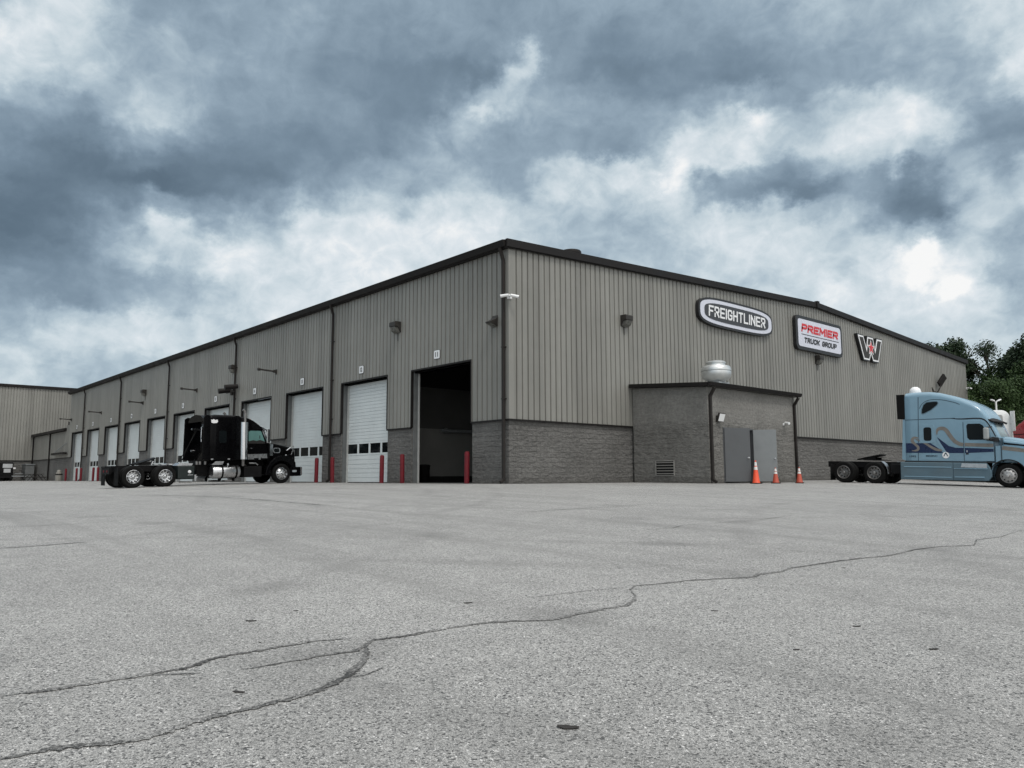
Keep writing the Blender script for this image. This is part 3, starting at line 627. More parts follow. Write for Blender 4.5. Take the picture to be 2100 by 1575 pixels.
def make_building():
    O = (-LEN/2, WID/2, 0.0)
    root = thing('service_building', 'long taupe ribbed-steel service building with grey block base and eleven numbered bay doors', 'building', O)
    def B(mb, name, m, **k): return mb.build(name, m, root, O, **k)
    inside = lambda x: any(abs(x-c) < DW for c in DOORS)
    cuts = [c+s*DW for c in DOORS for s in (-1, 1)]
    # door-side cladding (faces -Y)
    mb = MB(); add_ribbed(mb, -LEN, -0.06, lambda s: H+0.05, lambda s: DH if inside(s) else SILL, lambda s, o, z: (s, -o, z), 0.09, cuts)
    B(mb, 'steel_cladding', M['clad'], recalc=False)
    mb = MB(); add_ribbed(mb, 0.04, WID, lambda s: zroof(s)+0.05, lambda s: SILL, lambda s, o, z: (o, s, z), 0.09, [WID/2])
    B(mb, 'steel_cladding', M['clad'], recalc=False)
    # liner behind the cladding, closes the building to light
    mb = MB()
    edges = [-LEN]+sorted(cuts)+[-0.3]
    for i in range(0, len(edges)-1):
        a, b = edges[i], edges[i+1]; m = (a+b)/2
        if inside(m): mb.box(a, b, 0.0, 0.26, DH+0.003, H-0.05)
        else: mb.box(a, b, 0.0, 0.26, SILL+0.002, H-0.05)
    mb.box(-0.3, 0.0, 0.0, WID, SILL+0.002, H-0.05)
    n = 16
    for i in range(n): pass
    mb.prism([(0.0, H-0.05), (WID, H-0.05), (WID/2, HR)], lambda a, b, c: (c, a, b), -0.3, 0.0)
    mb.box(-LEN, -0.3, WID-0.3, WID, 0, H-0.05); mb.box(-LEN-0.02, -LEN+0.25, 0.27, WID-0.31, 0, H-0.05)
    B(mb, 'wall_liner', M['inner_dark'])
    # block base: one pier between each pair of doors, one wall under the gable
    for i in range(0, len(edges)-1):
        a, b = edges[i], edges[i+1]; m = (a+b)/2
        if not inside(m): mb = MB(); mb.box(a, b if b != -0.3 else -0.03, -0.04, 0.30, -0.3, SILL); B(mb, 'block_pier', M['block'], bevel=0.01)
    mb = MB(); mb.box(-0.30, 0.02, 0.302, WID, -0.3, SILL); B(mb, 'block_base', M['block'], bevel=0.01)
    mb = MB(); mb.box(-0.028, 0.02, -0.04, 0.300, -0.3, SILL); B(mb, 'block_corner', M['block'], bevel=0.01)
    # dark drip trim under the cladding and round each door opening
    for i in range(0, len(edges)-1):
        a, b = edges[i], edges[i+1]; m = (a+b)/2; mb = MB()
        if inside(m):
            mb.box(a-0.012, b+0.012, -0.115, -0.0, DH-0.055, DH+0.012)
            for q, sg in ((a, -1), (b, 1)): mb.box(q+sg*0.012, q-sg*0.03, -0.118, 0.0, SILL+0.016, DH-0.056)
            B(mb, 'door_surround', M['trim'])
        else:
            mb.box(a, b if b != -0.3 else 0.1, -0.125, -0.042, SILL-0.05, SILL+0.015); B(mb, 'drip_trim', M['trim'])
    mb = MB(); mb.box(0.022, 0.125, -0.12, WID, SILL-0.05, SILL+0.015); B(mb, 'drip_trim', M['trim'])
    # corner trim
    mb = MB(); mb.box(-0.07, 0.10, -0.10, 0.05, SILL+0.016, H-0.02); B(mb, 'corner_trim', M['clad'])
    mb = MB(); mb.box(-0.06, 0.10, WID-0.02, WID+0.08, 0.0, H+0.05); B(mb, 'corner_trim', M['clad'])
    # roof with eaves
    mb = MB(); e = 0.28
    for side in (0, 1):
        y0, y1 = (-e, WID/2) if side == 0 else (WID/2, WID+e)
        z0, z1 = (zroof(0)-(HR-H)*e/(WID/2), HR) if side == 0 else (HR, zroof(0)-(HR-H)*e/(WID/2))
        mb.add([(x, y, z+dz) for x in (-LEN-0.2, 0.14) for (y, z) in ((y0, z0), (y1, z1)) for dz in (0.10, 0.30)],
               [(0, 1, 3, 2), (4, 6, 7, 5), (0, 4, 5, 1), (2, 3, 7, 6), (1, 5, 7, 3), (0, 2, 6, 4)])
    B(mb, 'roof', M['roof'])
    # rake trim on the gable, gutter along the eave
    mb = MB()
    for a, b in ((-0.30, WID/2), (WID/2, WID+0.30)):
        za, zb = zroof(a)-(0 if a > 0 else (HR-H)*0), zroof(b)
        if a < 0: za = H-(HR-H)*0.3/(WID/2)
        if b > WID: zb = H-(HR-H)*0.3/(WID/2)
        for d0, d1, o0, o1 in ((0.02, 0.335, 0.145, 0.26), (-0.02, 0.06, 0.143, 0.20)):
            mb.add([(x, y, z+d) for x in (o0, o1) for (y, z) in ((a, za), (b, zb)) for d in (d0, d1)],
                   [(0, 1, 3, 2), (4, 6, 7, 5), (0, 4, 5, 1), (2, 3, 7, 6), (1, 5, 7, 3), (0, 2, 6, 4)])
    mb.box(0.13, 0.32, WID/2-0.14, WID/2+0.14, HR+0.0, HR+0.40)
    B(mb, 'rake_trim', M['trim'], bevel=0.008)
    mb = MB(); mb.prism([(-0.285, 0.0), (-0.36, 0.03), (-0.43, 0.22), (-0.45, 0.24), (-0.45, 0.27), (-0.285, 0.30)], lambda a, b, c: (c, a, b+H-0.0), -LEN-0.2, 0.14)
    mb.box(-LEN-0.2, 0.13, -0.28, -0.10, H-0.02, H+0.09)
    B(mb, 'gutter', M['trim'], bevel=0.006)
    # downspouts with a goose-neck
    for i, x in enumerate([-0.12, -13.56, -26.1, -38.8, -51.4, -63.85]):
        mb = MB(); w, d = (0.12, 0.10)
        if i == 0: y = -0.19
        else: y = -0.20
        mb.box(x-w/2, x+w/2, y-d/2, y+d/2, 0.10+gz(x, y), H-0.42)
        mb.beam((x, y, H-0.45), (x, -0.36, H+0.02), d, w)
        for z in (3.2, 5.2, 7.2): mb.box(x-w/2-0.03, x+w/2+0.03, y-d/2-0.006, -0.09, z, z+0.04)
        mb.beam((x, y-0.0, 0.16+gz(x, y)), (x, y-0.16, 0.05+gz(x, y)), d*0.95, w*0.96)
        B(mb, 'downspout', M['spout'], bevel=0.012)
    # overhead doors, jambs, windows
    for i, c in enumerate(DOORS):
        mb = MB(); z0 = 0.0
        for s in (-1, 1):
            a = c+s*DW; b = c+s*(DW-0.07)
            mb.box(a+s*0.0, b, 0.02, 0.30, 0.0, DH-0.058)
            mb.box(c-DW+0.071, c+DW-0.071, 0.02, 0.30, DH-0.12, DH-0.058)
        B(mb, 'door_jamb', M['jamb'], bevel=0.004)
        for s in (-1, 1):
            mb = MB(); mb.box(c+s*(DW-0.075), c+s*(DW-0.125), 0.22, 0.29, 0.0, DH-0.13); B(mb, 'door_track', M['track'])
        if i == 0: continue
        y = 0.30
        x0, x1 = c-DW+0.02, c+DW-0.02
        mb = MB(); sec = 0.5533; nsec = 9
        wz0, wz1 = 1.34, 1.98
        zs = []
        z = 0.03
        cuts_z = [0.03, 0.47, 0.90, wz0, wz1]+[wz1+(DH-0.1-wz1)*k/6 for k in range(1, 7)]
        for a, b in zip(cuts_z, cuts_z[1:]):
            if a == wz0: continue
            q = 3 if b-a > 0.45 else 2
            for k in range(q):
                u0 = a+(b-a)*k/q; u1 = a+(b-a)*(k+1)/q
                mb.box(x0, x1, y, y+0.045, u0+(0.013 if k == 0 else 0.008), u1-(0.013 if k == q-1 else 0.008))
            mb.box(x0, x1, y+0.026, y+0.046, a, b)
        # stiles of the glazed section
        npn = 4; pw = (x1-x0)/npn
        mb.box(x0, x1, y-0.006, y+0.045, wz0+0.002, wz0+0.085); mb.box(x0, x1, y-0.006, y+0.045, wz1-0.085, wz1-0.002)
        for k in range(npn+1):
            xc = x0+pw*k; lo = max(x0, xc-0.075); hi = min(x1, xc+0.075)
            mb.box(lo, hi, y-0.006, y+0.045, wz0+0.086, wz1-0.086)
        d = B(mb, 'overhead_door', M['door'])
        g = MB()
        for k in range(npn): g.box(x0+pw*k+0.077, x0+pw*(k+1)-0.077, y+0.012, y+0.03, wz0+0.087, wz1-0.087)
        g.build('window', M['glass'], d, O)
        s = MB(); s.box(x0, x1, y+0.002, y+0.05, 0.0, 0.028); s.build('bottom_seal', M['rubber'], d, O)
        mb = MB(); mb.box(x0-0.1, x1+0.1, y+0.06, y+0.1, 0.0, DH); B(mb, 'door_backing', M['void'])
    # bay interior behind the open door
    mb = MB(); mb.box(-LEN+0.3, -0.31, 0.31, WID-0.31, -0.2, 0.012); B(mb, 'shop_floor', M['floor'])
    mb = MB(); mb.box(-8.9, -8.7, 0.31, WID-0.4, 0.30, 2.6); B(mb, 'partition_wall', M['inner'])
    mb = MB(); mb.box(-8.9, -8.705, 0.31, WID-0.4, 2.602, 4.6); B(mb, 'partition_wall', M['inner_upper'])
    mb = MB(); mb.box(-8.9, -8.7, 0.31, WID-0.4, 4.602, H+0.05); mb.box(-8.9, -8.69, 0.31, WID-0.4, 0.0, 0.298); B(mb, 'partition_wall', M['inner_dark'])  # top band darkest, shade painted in; the foot is a dark base strip
    mb = MB(); mb.tube([(-8.55, 3.1, 2.52), (-8.55, 9.5, 2.52)], 0.085, 12)
    for yy in (3.4, 5.6, 8.6): mb.box(-8.69, -8.5, yy-0.03, yy+0.03, 2.40, 2.64)
    B(mb, 'wall_duct', M['steel'])
    mb = MB(); mb.box(-5.5, -3.0, 1.2, 6.0, 5.9, 5.96); B(mb, 'raised_door', M['door'])
    return root
make_building()

def make_open_bay_bin():
    x, y = -7.75, 1.55
    t = thing('trash_can', 'black plastic bin just inside the open bay door', 'bin', (x, y, 0.012))
    mb = MB(); mb.lathe([(0.21, 0), (0.225, 0.02), (0.27, 0.72), (0.285, 0.72), (0.285, 0.78), (0.25, 0.78), (0.20, 0.06)], 24); mb.build('can_body', M['rubber'], t)
    mb = MB(); mb.lathe([(0.29, 0.781), (0.29, 0.81), (0.15, 0.84), (0.02, 0.85)], 24); mb.build('rim_band', M['chassis'], t)
make_open_bay_bin()

# ------------------------------------------------------------------ bollards
def make_bollards():
    def proto():
        o = MB()
        o.lathe([(0.10, -0.12), (0.10, 1.20), (0.088, 1.245), (0.05, 1.265), (0.0, 1.27)], 20, cap=False)
        return o.build('bollard', M['red'])
    p = proto(); first = True
    for i, c in enumerate(DOORS):
        if 3 <= i <= 6: continue                # wholly behind the black truck
        for s, side in ((1, 'right'), (-1, 'left')):
            if i == 2 and s < 0: continue
            o = p if first else p.copy()
            if not first: COL.objects.link(o)
            first = False
            x = c+s*2.27; y = -0.42; o.location = (x, y, gz(x, y)); o.rotation_euler = (R(random.uniform(-.8, .8)), R(random.uniform(-.8, .8)), random.uniform(0, 6))
            what = 'open bay door' if i == 0 else 'white bay door'
            tag(o, 'red steel bollard at the %s side of the %s under number sign %d' % (side, what, 11+i), 'bollard', 'red bollards guarding the bay doors')
make_bollards()

# ------------------------------------------------------------------ number signs, lights, arms, cameras
def make_number_signs():
    for i, c in enumerate(DOORS):
        x = c-0.20; z = 5.47; n = str(11+i)
        t = thing('number_sign', 'small white number sign reading %s above its bay door' % n, 'sign', (x, -0.092, z), 0, 'number signs above the bay doors')
        mb = MB(); mb.prism(rpoly(-0.20, 0.20, -0.18, 0.18, 0.05), lambda a, b, k: (a, -k, b), 0.0, 0.03); mb.build('sign_plate', M['white'], t)
        mb = MB(); mb.prism(rpoly(-0.215, 0.215, -0.195, 0.195, 0.06), lambda a, b, k: (a, -k, b), -0.006, 0.022); mb.build('sign_edge', M['black'], t)
        vs, fs = text_shape(n, 0.18, 0.21, 0, 0.022, 0.008, 1.1)
        mb = MB(); mb.add([(v[0]-0.09, -0.032-v[2], v[1]-0.105) for v in vs], fs); mb.build('lettering', M['black'], t)
make_number_signs()
def wall_pack(t, rz=0):
    # box light: cast housing, lens in front, sloping hood; faces local -Y
    mb = MB(); mb.prism([(0, -0.25), (0, 0.25), (-0.30, 0.25), (-0.34, 0.21), (-0.34, 0.02), (-0.16, 0.0), (-0.16, -0.02)][::-1], lambda a, b, k: (k, a, b), -0.24, 0.24); mb.build('housing', M['fixture'], t, bevel=0.012)
    mb = MB(); mb.prism([(-0.02, -0.03), (-0.33, 0.0), (-0.24, -0.19), (-0.10, -0.26), (-0.02, -0.26)][::-1], lambda a, b, k: (k, a, b), -0.20, 0.20); mb.build('lens', M['lens'], t, bevel=0.02)
    mb = MB(); mb.box(-0.01, 0.01, -0.02, 0.0, -0.62, -0.25); mb.build('conduit', M['fixture'], t)
def make_lights():
    for (x, z, lab) in ((-7.6, 7.08, 'bronze box wall light between number signs 11 and 12'), (-44.7, 7.15, 'bronze box wall light high between the far bay doors'), (-26.45, 7.16, 'bronze box wall light beside a downspout above the black truck')):
        t = thing('wall_light', lab, 'wall light', (x, -0.092, z), 0, 'box lights on the cladding'); wall_pack(t)
    for (y, z, lab) in ((6.71, 7.09, 'bronze box wall light near the corner on the sign wall'), (24.16, 7.05, 'bronze box wall light right under the red and white sign')):
        t = thing('wall_light', lab, 'wall light', (0.092, y, z), R(90), 'box lights on the cladding'); wall_pack(t)
    # wedge shaped flood on the door wall near the corner
    t = thing('flood_light', 'small wedge-shaped floodlight on the cladding beside the corner downspout', 'floodlight', (-0.72, -0.092, 6.3))
    mb = MB(); mb.prism([(0, 0.26), (-0.10, 0.10), (-0.36, -0.02), (-0.36, -0.06), (0, -0.20)][::-1], lambda a, b, k: (k, a, b), -0.17, 0.17); mb.build('housing', M['fixture'], t, bevel=0.01)
    mb = MB(); mb.prism([(-0.02, -0.10), (-0.34, -0.062), (-0.30, -0.085), (-0.02, -0.215)][::-1], lambda a, b, k: (k, a, b), -0.14, 0.14); mb.build('lens', M['lens'], t)
    # pipe arms sticking out of the cladding
    for x, lab in ((-20.3, 'between number signs 13 and 14'), (-33.0, 'between number signs 15 and 16'), (-45.15, 'between number signs 17 and 18'), (-57.7, 'between number signs 19 and 20'), (-69.2, 'at the far end of the door wall')):
        t = thing('stub_pipe', 'dark stub pipe standing out from the cladding %s' % lab, 'pipe', (x, -0.092, 6.37), 0, 'stub pipes on the door wall')
        mb = MB(); mb.box(-0.05, 0.05, -0.06, 0.0, -0.16, 0.12); mb.box(-0.07, 0.07, -0.2, -0.06, -0.08, 0.08); mb.build('bracket', M['fixture'], t)
        mb = MB(); mb.tube([(0, -0.1, 0.0), (0, -1.0, 0.04)], 0.05, 10); mb.build('pipe', M['fixture'], t)
        mb = MB(); mb.tube([(0, -1.0, 0.04), (0, -1.14, 0.045)], 0.085, 10); mb.build('end_cap', M['fixture'], t)
    # twin tubular floods beside the downspout
    t = thing('twin_flood', 'pair of tubular floodlights on a bracket at the downspout above the black truck', 'floodlight', (-26.45, -0.25, 5.78))
    mb = MB(); mb.box(-0.1, 0.1, -0.05, 0.16, -0.30, 0.02); mb.box(-0.75, 0.55, -0.06, 0.02, -0.14, -0.06); mb.build('bracket', M['fixture'], t)
    for cx, dz in ((0.75, 0.16), (-0.25, 0.0)):
        mb = MB(); mb.tube([(cx+0.08, 0.05, dz+0.04), (cx-0.05, -0.72, dz-0.08)], [0.14, 0.17], 16); mb.tube([(cx, -0.30, dz-0.1), (cx, -0.1, -0.1)], 0.03, 8); mb.build('lamp_head', M['trim'], t)
    # dome-less bullet cameras at the corners
    def cams(name_lab, loc, dirs):
        t = thing('security_camera', name_lab, 'camera', loc)
        mb = MB(); mb.tube([(0, 0, 0), (0.16, -0.14, 0.02)], 0.035, 10); mb.box(-0.06, 0.06, -0.07, 0.07, -0.08, 0.08); mb.build('bracket', M['camwhite'], t)
        for d in dirs:
            v = Vector(d).normalized(); p = Vector((0.16, -0.14, 0.03))
            mb = MB(); mb.tube([p+v*0.04, p+v*0.36], [0.055, 0.065], 12); mb.build('camera_body', M['camwhite'], t)
            mb = MB(); mb.tube([p+v*0.355, p+v*0.375], 0.05, 12); mb.build('lens', M['hole'], t)
    cams('pair of white security cameras on the near building corner below the roof', (0.10, -0.05, 7.17), [(-0.75, -0.65, -0.12), (0.55, 0.75, -0.2)])
    cams('white security cameras at the far corner of the sign wall, above the blue truck', (0.10, 48.5, 7.12), [(0.4, 0.9, -0.12), (0.55, -0.8, -0.15)])
    t = thing('flood_light', 'dark rectangular floodlight on a bent bracket high on the sign wall above the blue truck', 'floodlight', (0.10, 41.9, 6.55))
    mb = MB(); mb.tube([(0, -0.5, 0.15), (0.05, -0.35, -0.12), (0.15, 0.1, -0.2), (0.3, 0.25, 0.15), (0.32, 0.4, 0.5)], 0.04, 8); mb.build('bracket', M['fixture'], t)
    mb = MB(); q = Matrix.Translation((0.35, 0.55, 0.72)) @ Matrix.Rotation(R(-32), 4, 'X') @ Matrix.Rotation(R(20), 4, 'Y'); mb.obox(q, 0.16, 0.55, 0.85); mb.build('lamp_head', M['trim'], t, bevel=0.03)
make_lights()

# ------------------------------------------------------------------ big wall signs
GX = 0.092
def fill(mb, poly, x0, x1): mb.prism(poly, lambda a, b, k: (k, a, b), x0, x1)
def make_signs():
    cy, cz = 15.54, 8.43
    def pill(w, h, e=3.7):
        p = []
        for k in range(72):
            a = 2*math.pi*k/72; c, s = math.cos(a), math.sin(a)
            p.append((math.copysign(abs(c)**(2/e), c)*w/2, math.copysign(abs(s)**(2/e), s)*h/2))
        return p
    t = thing('wall_sign', 'dark oval sign with white border and white block lettering, leftmost of the three wall signs', 'sign', (GX, cy, cz), 0, 'illuminated signs on the sign wall')
    mb = MB(); fill(mb, pill(6.85, 1.50), 0.0, 0.20); mb.build('sign_body', M['black'], t)
    mb = MB(); fill(mb, pill(6.60, 1.27), 0.19, 0.215); mb.build('white_border', M['lilac'], t)
    mb = MB(); fill(mb, pill(5.92, 0.92), 0.21, 0.232); mb.build('sign_panel', M['charcoal'], t)
    mb = MB(); stroke_text(mb, 'FREIGHTLINER', 5.24, 0.55, 0.094, lambda a, b, k: (0.2325+k, a-2.64, b-0.265), 0.06, 0.85); mb.build('lettering', M['white'], t)
    cy, cz = 24.28, 8.43
    t = thing('wall_sign', 'white rounded rectangular sign with red and black slanted lettering, middle of the three wall signs', 'sign', (GX, cy, cz), 0, 'illuminated signs on the sign wall')
    mb = MB(); fill(mb, rpoly(-2.80, 2.80, -1.0, 1.0, 0.32, 6), 0.0, 0.22); mb.build('sign_body', M['black'], t, bevel=0.02)
    mb = MB(); fill(mb, rpoly(-2.58, 2.58, -0.80, 0.80, 0.2, 6), 0.21, 0.232); mb.build('sign_panel', M['lilac'], t)
    mb = MB(); stroke_text(mb, 'PREMIER', 4.40, 0.48, 0.128, lambda a, b, k: (0.2325+k, a-2.24, b+0.06), 0.24, 0.55); mb.build('lettering', M['signred'], t)
    mb = MB(); fill(mb, rpoly(-2.24, 2.30, -0.105, -0.065, 0.01, 1), 0.2325, 0.24); mb.build('divider_line', M['black'], t)
    for word, a0 in (('TRUCK', -1.97), ('GROUP', 0.14)):
        mb = MB(); stroke_text(mb, word, 1.80, 0.32, 0.082, lambda a, b, k: (0.2325+k, a+a0, b-0.56), 0.24, 0.5); mb.build('lettering', M['black'], t)
    # W emblem with a star
    t = thing('wall_emblem', 'grey W-shaped emblem with white outline and a red star, rightmost of the wall signs', 'sign', (GX, 29.28, 7.62), 0, 'illuminated signs on the sign wall')
    W = [(0.10, 1.50), (0.72, 1.50), (1.16, 0.62), (1.42, 1.50), (2.12, 1.50), (2.38, 0.62), (2.80, 1.50), (3.42, 1.50), (2.78, 0.10), (2.08, 0.10), (1.77, 0.62), (1.46, 0.10), (0.76, 0.10)]
    mb = MB(); fill(mb, offset_poly(W, 0.13), 0.0, 0.20); mb.build('emblem_body', M['black'], t)
    mb = MB(); fill(mb, offset_poly(W, 0.06), 0.19, 0.215); mb.build('emblem_outline', M['white'], t)
    mb = MB(); fill(mb, offset_poly(W, -0.045), 0.21, 0.23); mb.build('emblem_panel', M['fixture'], t)
    st = []
    for k in range(10):
        a = R(90+36*k); r = 0.40 if k % 2 == 0 else 0.17; st.append((1.77+r*1.05*math.cos(a), 0.86+r*math.sin(a)))
    mb = MB(); mb.m = 1; fill(mb, offset_poly(st, 0.05), 0.21, 0.238); mb.m = 0; fill(mb, st, 0.232, 0.25); mb.build('star', [M['signred'], M['white']], t)
make_signs()

# ------------------------------------------------------------------ utility shed on the gable wall
def make_shed():
    X, Y0, Y1 = 4.0, 7.15, 14.05
    O = (2.0, (Y0+Y1)/2, 0)
    t = thing('utility_shed', 'small grey block shed with two doors built against the sign wall', 'shed', O)
    def B(mb, name, m, **k): return mb.build(name, m, t, O, **k)
    zt = lambda x: 4.13-0.065*x
    OY0, OY1, OH = 8.17, 10.45, 2.26
    mb = MB()
    for y0, y1 in ((Y0, Y0+0.2), (Y1-0.2, Y1)):
        mb.prism([(0.13, -0.4), (X-0.201, -0.4), (X-0.201, zt(X-0.2)), (0.13, zt(0.13))], lambda a, b, k: (a, k, b), y0, y1)
    mb.box(X-0.2, X, Y0, OY0, -0.4, zt(X)); mb.box(X-0.2, X, OY1, Y1, -0.4, zt(X)); mb.box(X-0.2, X, OY0, OY1, OH, zt(X))
    B(mb, 'block_wall', M['block_shed'], bevel=0.008)
    mb = MB(); mb.prism([(0.13, zt(0)+0.02), (X+0.22, zt(X+0.22)+0.02), (X+0.22, zt(X+0.22)+0.15), (0.13, zt(0)+0.15)], lambda a, b, k: (a, k, b), Y0-0.2, Y1+0.098)
    B(mb, 'roof', M['roof'])
    for y0, y1 in ((Y0-0.25, Y0-0.202), (Y1+0.10, Y1+0.15)):
        mb = MB(); mb.prism([(0.13, zt(0)+0.0), (X+0.2, zt(X+0.2)+0.0), (X+0.2, zt(X+0.2)+0.165), (0.13, zt(0)+0.165)], lambda a, b, k: (a, k, b), y0, y1); B(mb, 'fascia', M['trim'], bevel=0.006)
    mb = MB(); mb.prism([(0.225, -0.01), (0.30, 0.01), (0.34, 0.12), (0.35, 0.155), (0.225, 0.16)], lambda a, b, k: (X+a, k, b+zt(X)), Y0-0.26, Y1+0.16); B(mb, 'gutter', M['trim'], bevel=0.004)
    for y in (Y0+0.12, Y1-0.10):
        mb = MB(); zg = gz(X+.1, y)
        mb.box(X+0.01, X+0.11, y-0.06, y+0.06, 0.12+zg, zt(X)-0.36); mb.beam((X+0.06, y, zt(X)-0.38), (X+0.28, y, zt(X)-0.05), 0.10, 0.115); mb.beam((X+0.06, y, 0.16+zg), (X+0.24, y, 0.05+zg), 0.1, 0.11)
        B(mb, 'downspout', M['spout'], bevel=0.01)
    # interior
    mb = MB(); mb.box(0.16, X-0.21, Y0+0.21, Y1-0.21, -0.1, 0.02); mb.box(1.2, 1.25, Y0+0.21, Y1-0.21, 0.021, 3.6); B(mb, 'shed_interior', M['void'])
    mb = MB()
    mb.box(X-0.12, X+0.02, OY0, OY0+0.05, 0, OH); mb.box(X-0.12, X+0.02, OY1-0.05, OY1, 0, OH); mb.box(X-0.12, X+0.02, OY0+0.051, OY1-0.051, OH-0.05, OH)
    B(mb, 'door_frame', M['door_dark'])
    # two leaves swung outwards
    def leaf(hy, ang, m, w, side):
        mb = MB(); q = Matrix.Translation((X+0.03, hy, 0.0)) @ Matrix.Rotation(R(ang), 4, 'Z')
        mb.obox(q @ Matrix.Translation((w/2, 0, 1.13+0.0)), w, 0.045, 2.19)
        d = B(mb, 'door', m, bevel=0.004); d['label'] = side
        k = MB(); k.smooth = True
        for sy in (-1, 1):
            qq = q @ Matrix.Translation((w-0.09, sy*0.022, 1.0)) @ Matrix.Rotation(R(-90*sy), 4, 'X')
            k.lathe([(0.035, 0), (0.035, 0.012), (0.012, 0.02), (0.012, 0.05), (0.032, 0.06), (0.038, 0.08), (0.028, 0.10), (0.0, 0.105)], 16, qq, cap=False)
        k.build('knob', M['chrome'], d, O)
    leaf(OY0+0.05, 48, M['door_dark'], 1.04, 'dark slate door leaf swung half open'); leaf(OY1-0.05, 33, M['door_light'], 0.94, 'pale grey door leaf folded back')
    # louvred vent on the side wall
    mb = MB(); x0, x1, z0, z1, y = 1.30, 2.30, 0.29, 0.92, Y0
    mb.box(x0, x0+0.04, y-0.035, y+0.02, z0, z1); mb.box(x1-0.04, x1, y-0.035, y+0.02, z0, z1); mb.box(x0+0.041, x1-0.041, y-0.035, y+0.02, z1-0.03, z1); mb.box(x0+0.041, x1-0.041, y-0.035, y+0.02, z0, z0+0.03)
    for k in range(5):
        zc = z0+0.085+k*0.115; mb.beam((x0+0.042, y-0.012, zc), (x1-0.042, y-0.012, zc), 0.075, 0.03)
    v = B(mb, 'louvre_vent', mat('louvre_paint', (0.26, 0.255, 0.24), 0.5, var=0.1))
    for i, vert in enumerate(v.data.vertices): pass
    mb = MB(); mb.box(x0+0.05, x1-0.05, y-0.004, y+0.0, z0+0.03, z1-0.03); mb.build('vent_backing', M['void'], v, O)
make_shed()
def make_shed_things():
    # mushroom exhaust fan on the shed roof
    x, y, z = 2.0, 10.85, 4.13-0.065*2+0.15
    t = thing('exhaust_fan', 'spun aluminium mushroom exhaust fan on the shed roof', 'roof fan', (x, y, z))
    mb = MB(); mb.box(-0.42, 0.42, -0.42, 0.42, 0.0, 0.34); mb.build('curb', M['steel'], t, bevel=0.02)
    mb = MB(); mb.lathe([(0.36, 0.335), (0.40, 0.40), (0.58, 0.50), (0.66, 0.64), (0.68, 0.80), (0.66, 0.86)], 40, cap=False); mb.build('bowl', M['fan'], t)
    mb = MB(); mb.lathe([(0.655, 0.862), (0.685, 0.87), (0.685, 0.90), (0.655, 1.03), (0.60, 1.09), (0.44, 1.12), (0.42, 1.15)], 40, cap=False); mb.build('shroud', M['fan'], t)
    mb = MB(); mb.lathe([(0.42, 1.14), (0.42, 1.22), (0.45, 1.23), (0.45, 1.27), (0.36, 1.33), (0.0, 1.35)], 40, cap=False); mb.build('cap', M['fan'], t)
    mb = MB(); mb.tube([(0.45, -0.1, 0.0), (0.52, -0.1, 0.42)], 0.02, 6); mb.tube([(0.2, 0.44, 0.0), (0.25, 0.55, 0.45)], 0.02, 6); mb.build('conduit', M['steel'], t)
    # low round ventilator on the main roof
    x, y = -1.5, 5.05; z = zroof(y)+0.28
    t = thing('roof_ventilator', 'low round dark ventilator rising above the roof edge near the corner', 'roof vent', (x, y, z))
    mb = MB(); mb.lathe([(0.34, -0.05), (0.34, 0.52)], 28, cap=False); mb.build('curb', M['trim'], t)
    mb = MB(); mb.lathe([(0.36, 0.50), (0.46, 0.56), (0.47, 0.66), (0.44, 0.71), (0.0, 0.76)], 28, cap=False); mb.build('cap', M['trim'], t)
    # white flood and camera on the shed front
    t = thing('flood_light', 'small white-faced floodlight beside the shed door', 'floodlight', (4.0, 7.78, 2.62))
    mb = MB(); mb.box(0.0, 0.12, -0.08, 0.08, -0.15, 0.1); q = Matrix.Translation((0.16, 0.05, 0.02)) @ Matrix.Rotation(R(18), 4, 'Y') @ Matrix.Rotation(R(-12), 4, 'Z'); mb.obox(q, 0.09, 0.34, 0.36); mb.build('housing', M['fixture'], t, bevel=0.01)
    mb = MB(); mb.obox(q @ Matrix.Translation((0.048, 0, 0)), 0.012, 0.29, 0.31); mb.build('lens', M['camwhite'], t)
    t = thing('security_camera', 'small white camera on the shed front near its right downspout', 'camera', (4.0, 13.0, 2.58))
    mb = MB(); mb.box(0.0, 0.03, -0.05, 0.05, -0.05, 0.05); mb.tube([(0.02, 0, 0), (0.12, 0, 0.03)], 0.02, 8); mb.build('bracket', M['camwhite'], t)
    mb = MB(); mb.tube([(0.05, 0.08, 0.06), (0.32, -0.06, 0.02)], 0.06, 12); mb.build('camera_body', M['camwhite'], t)
make_shed_things()
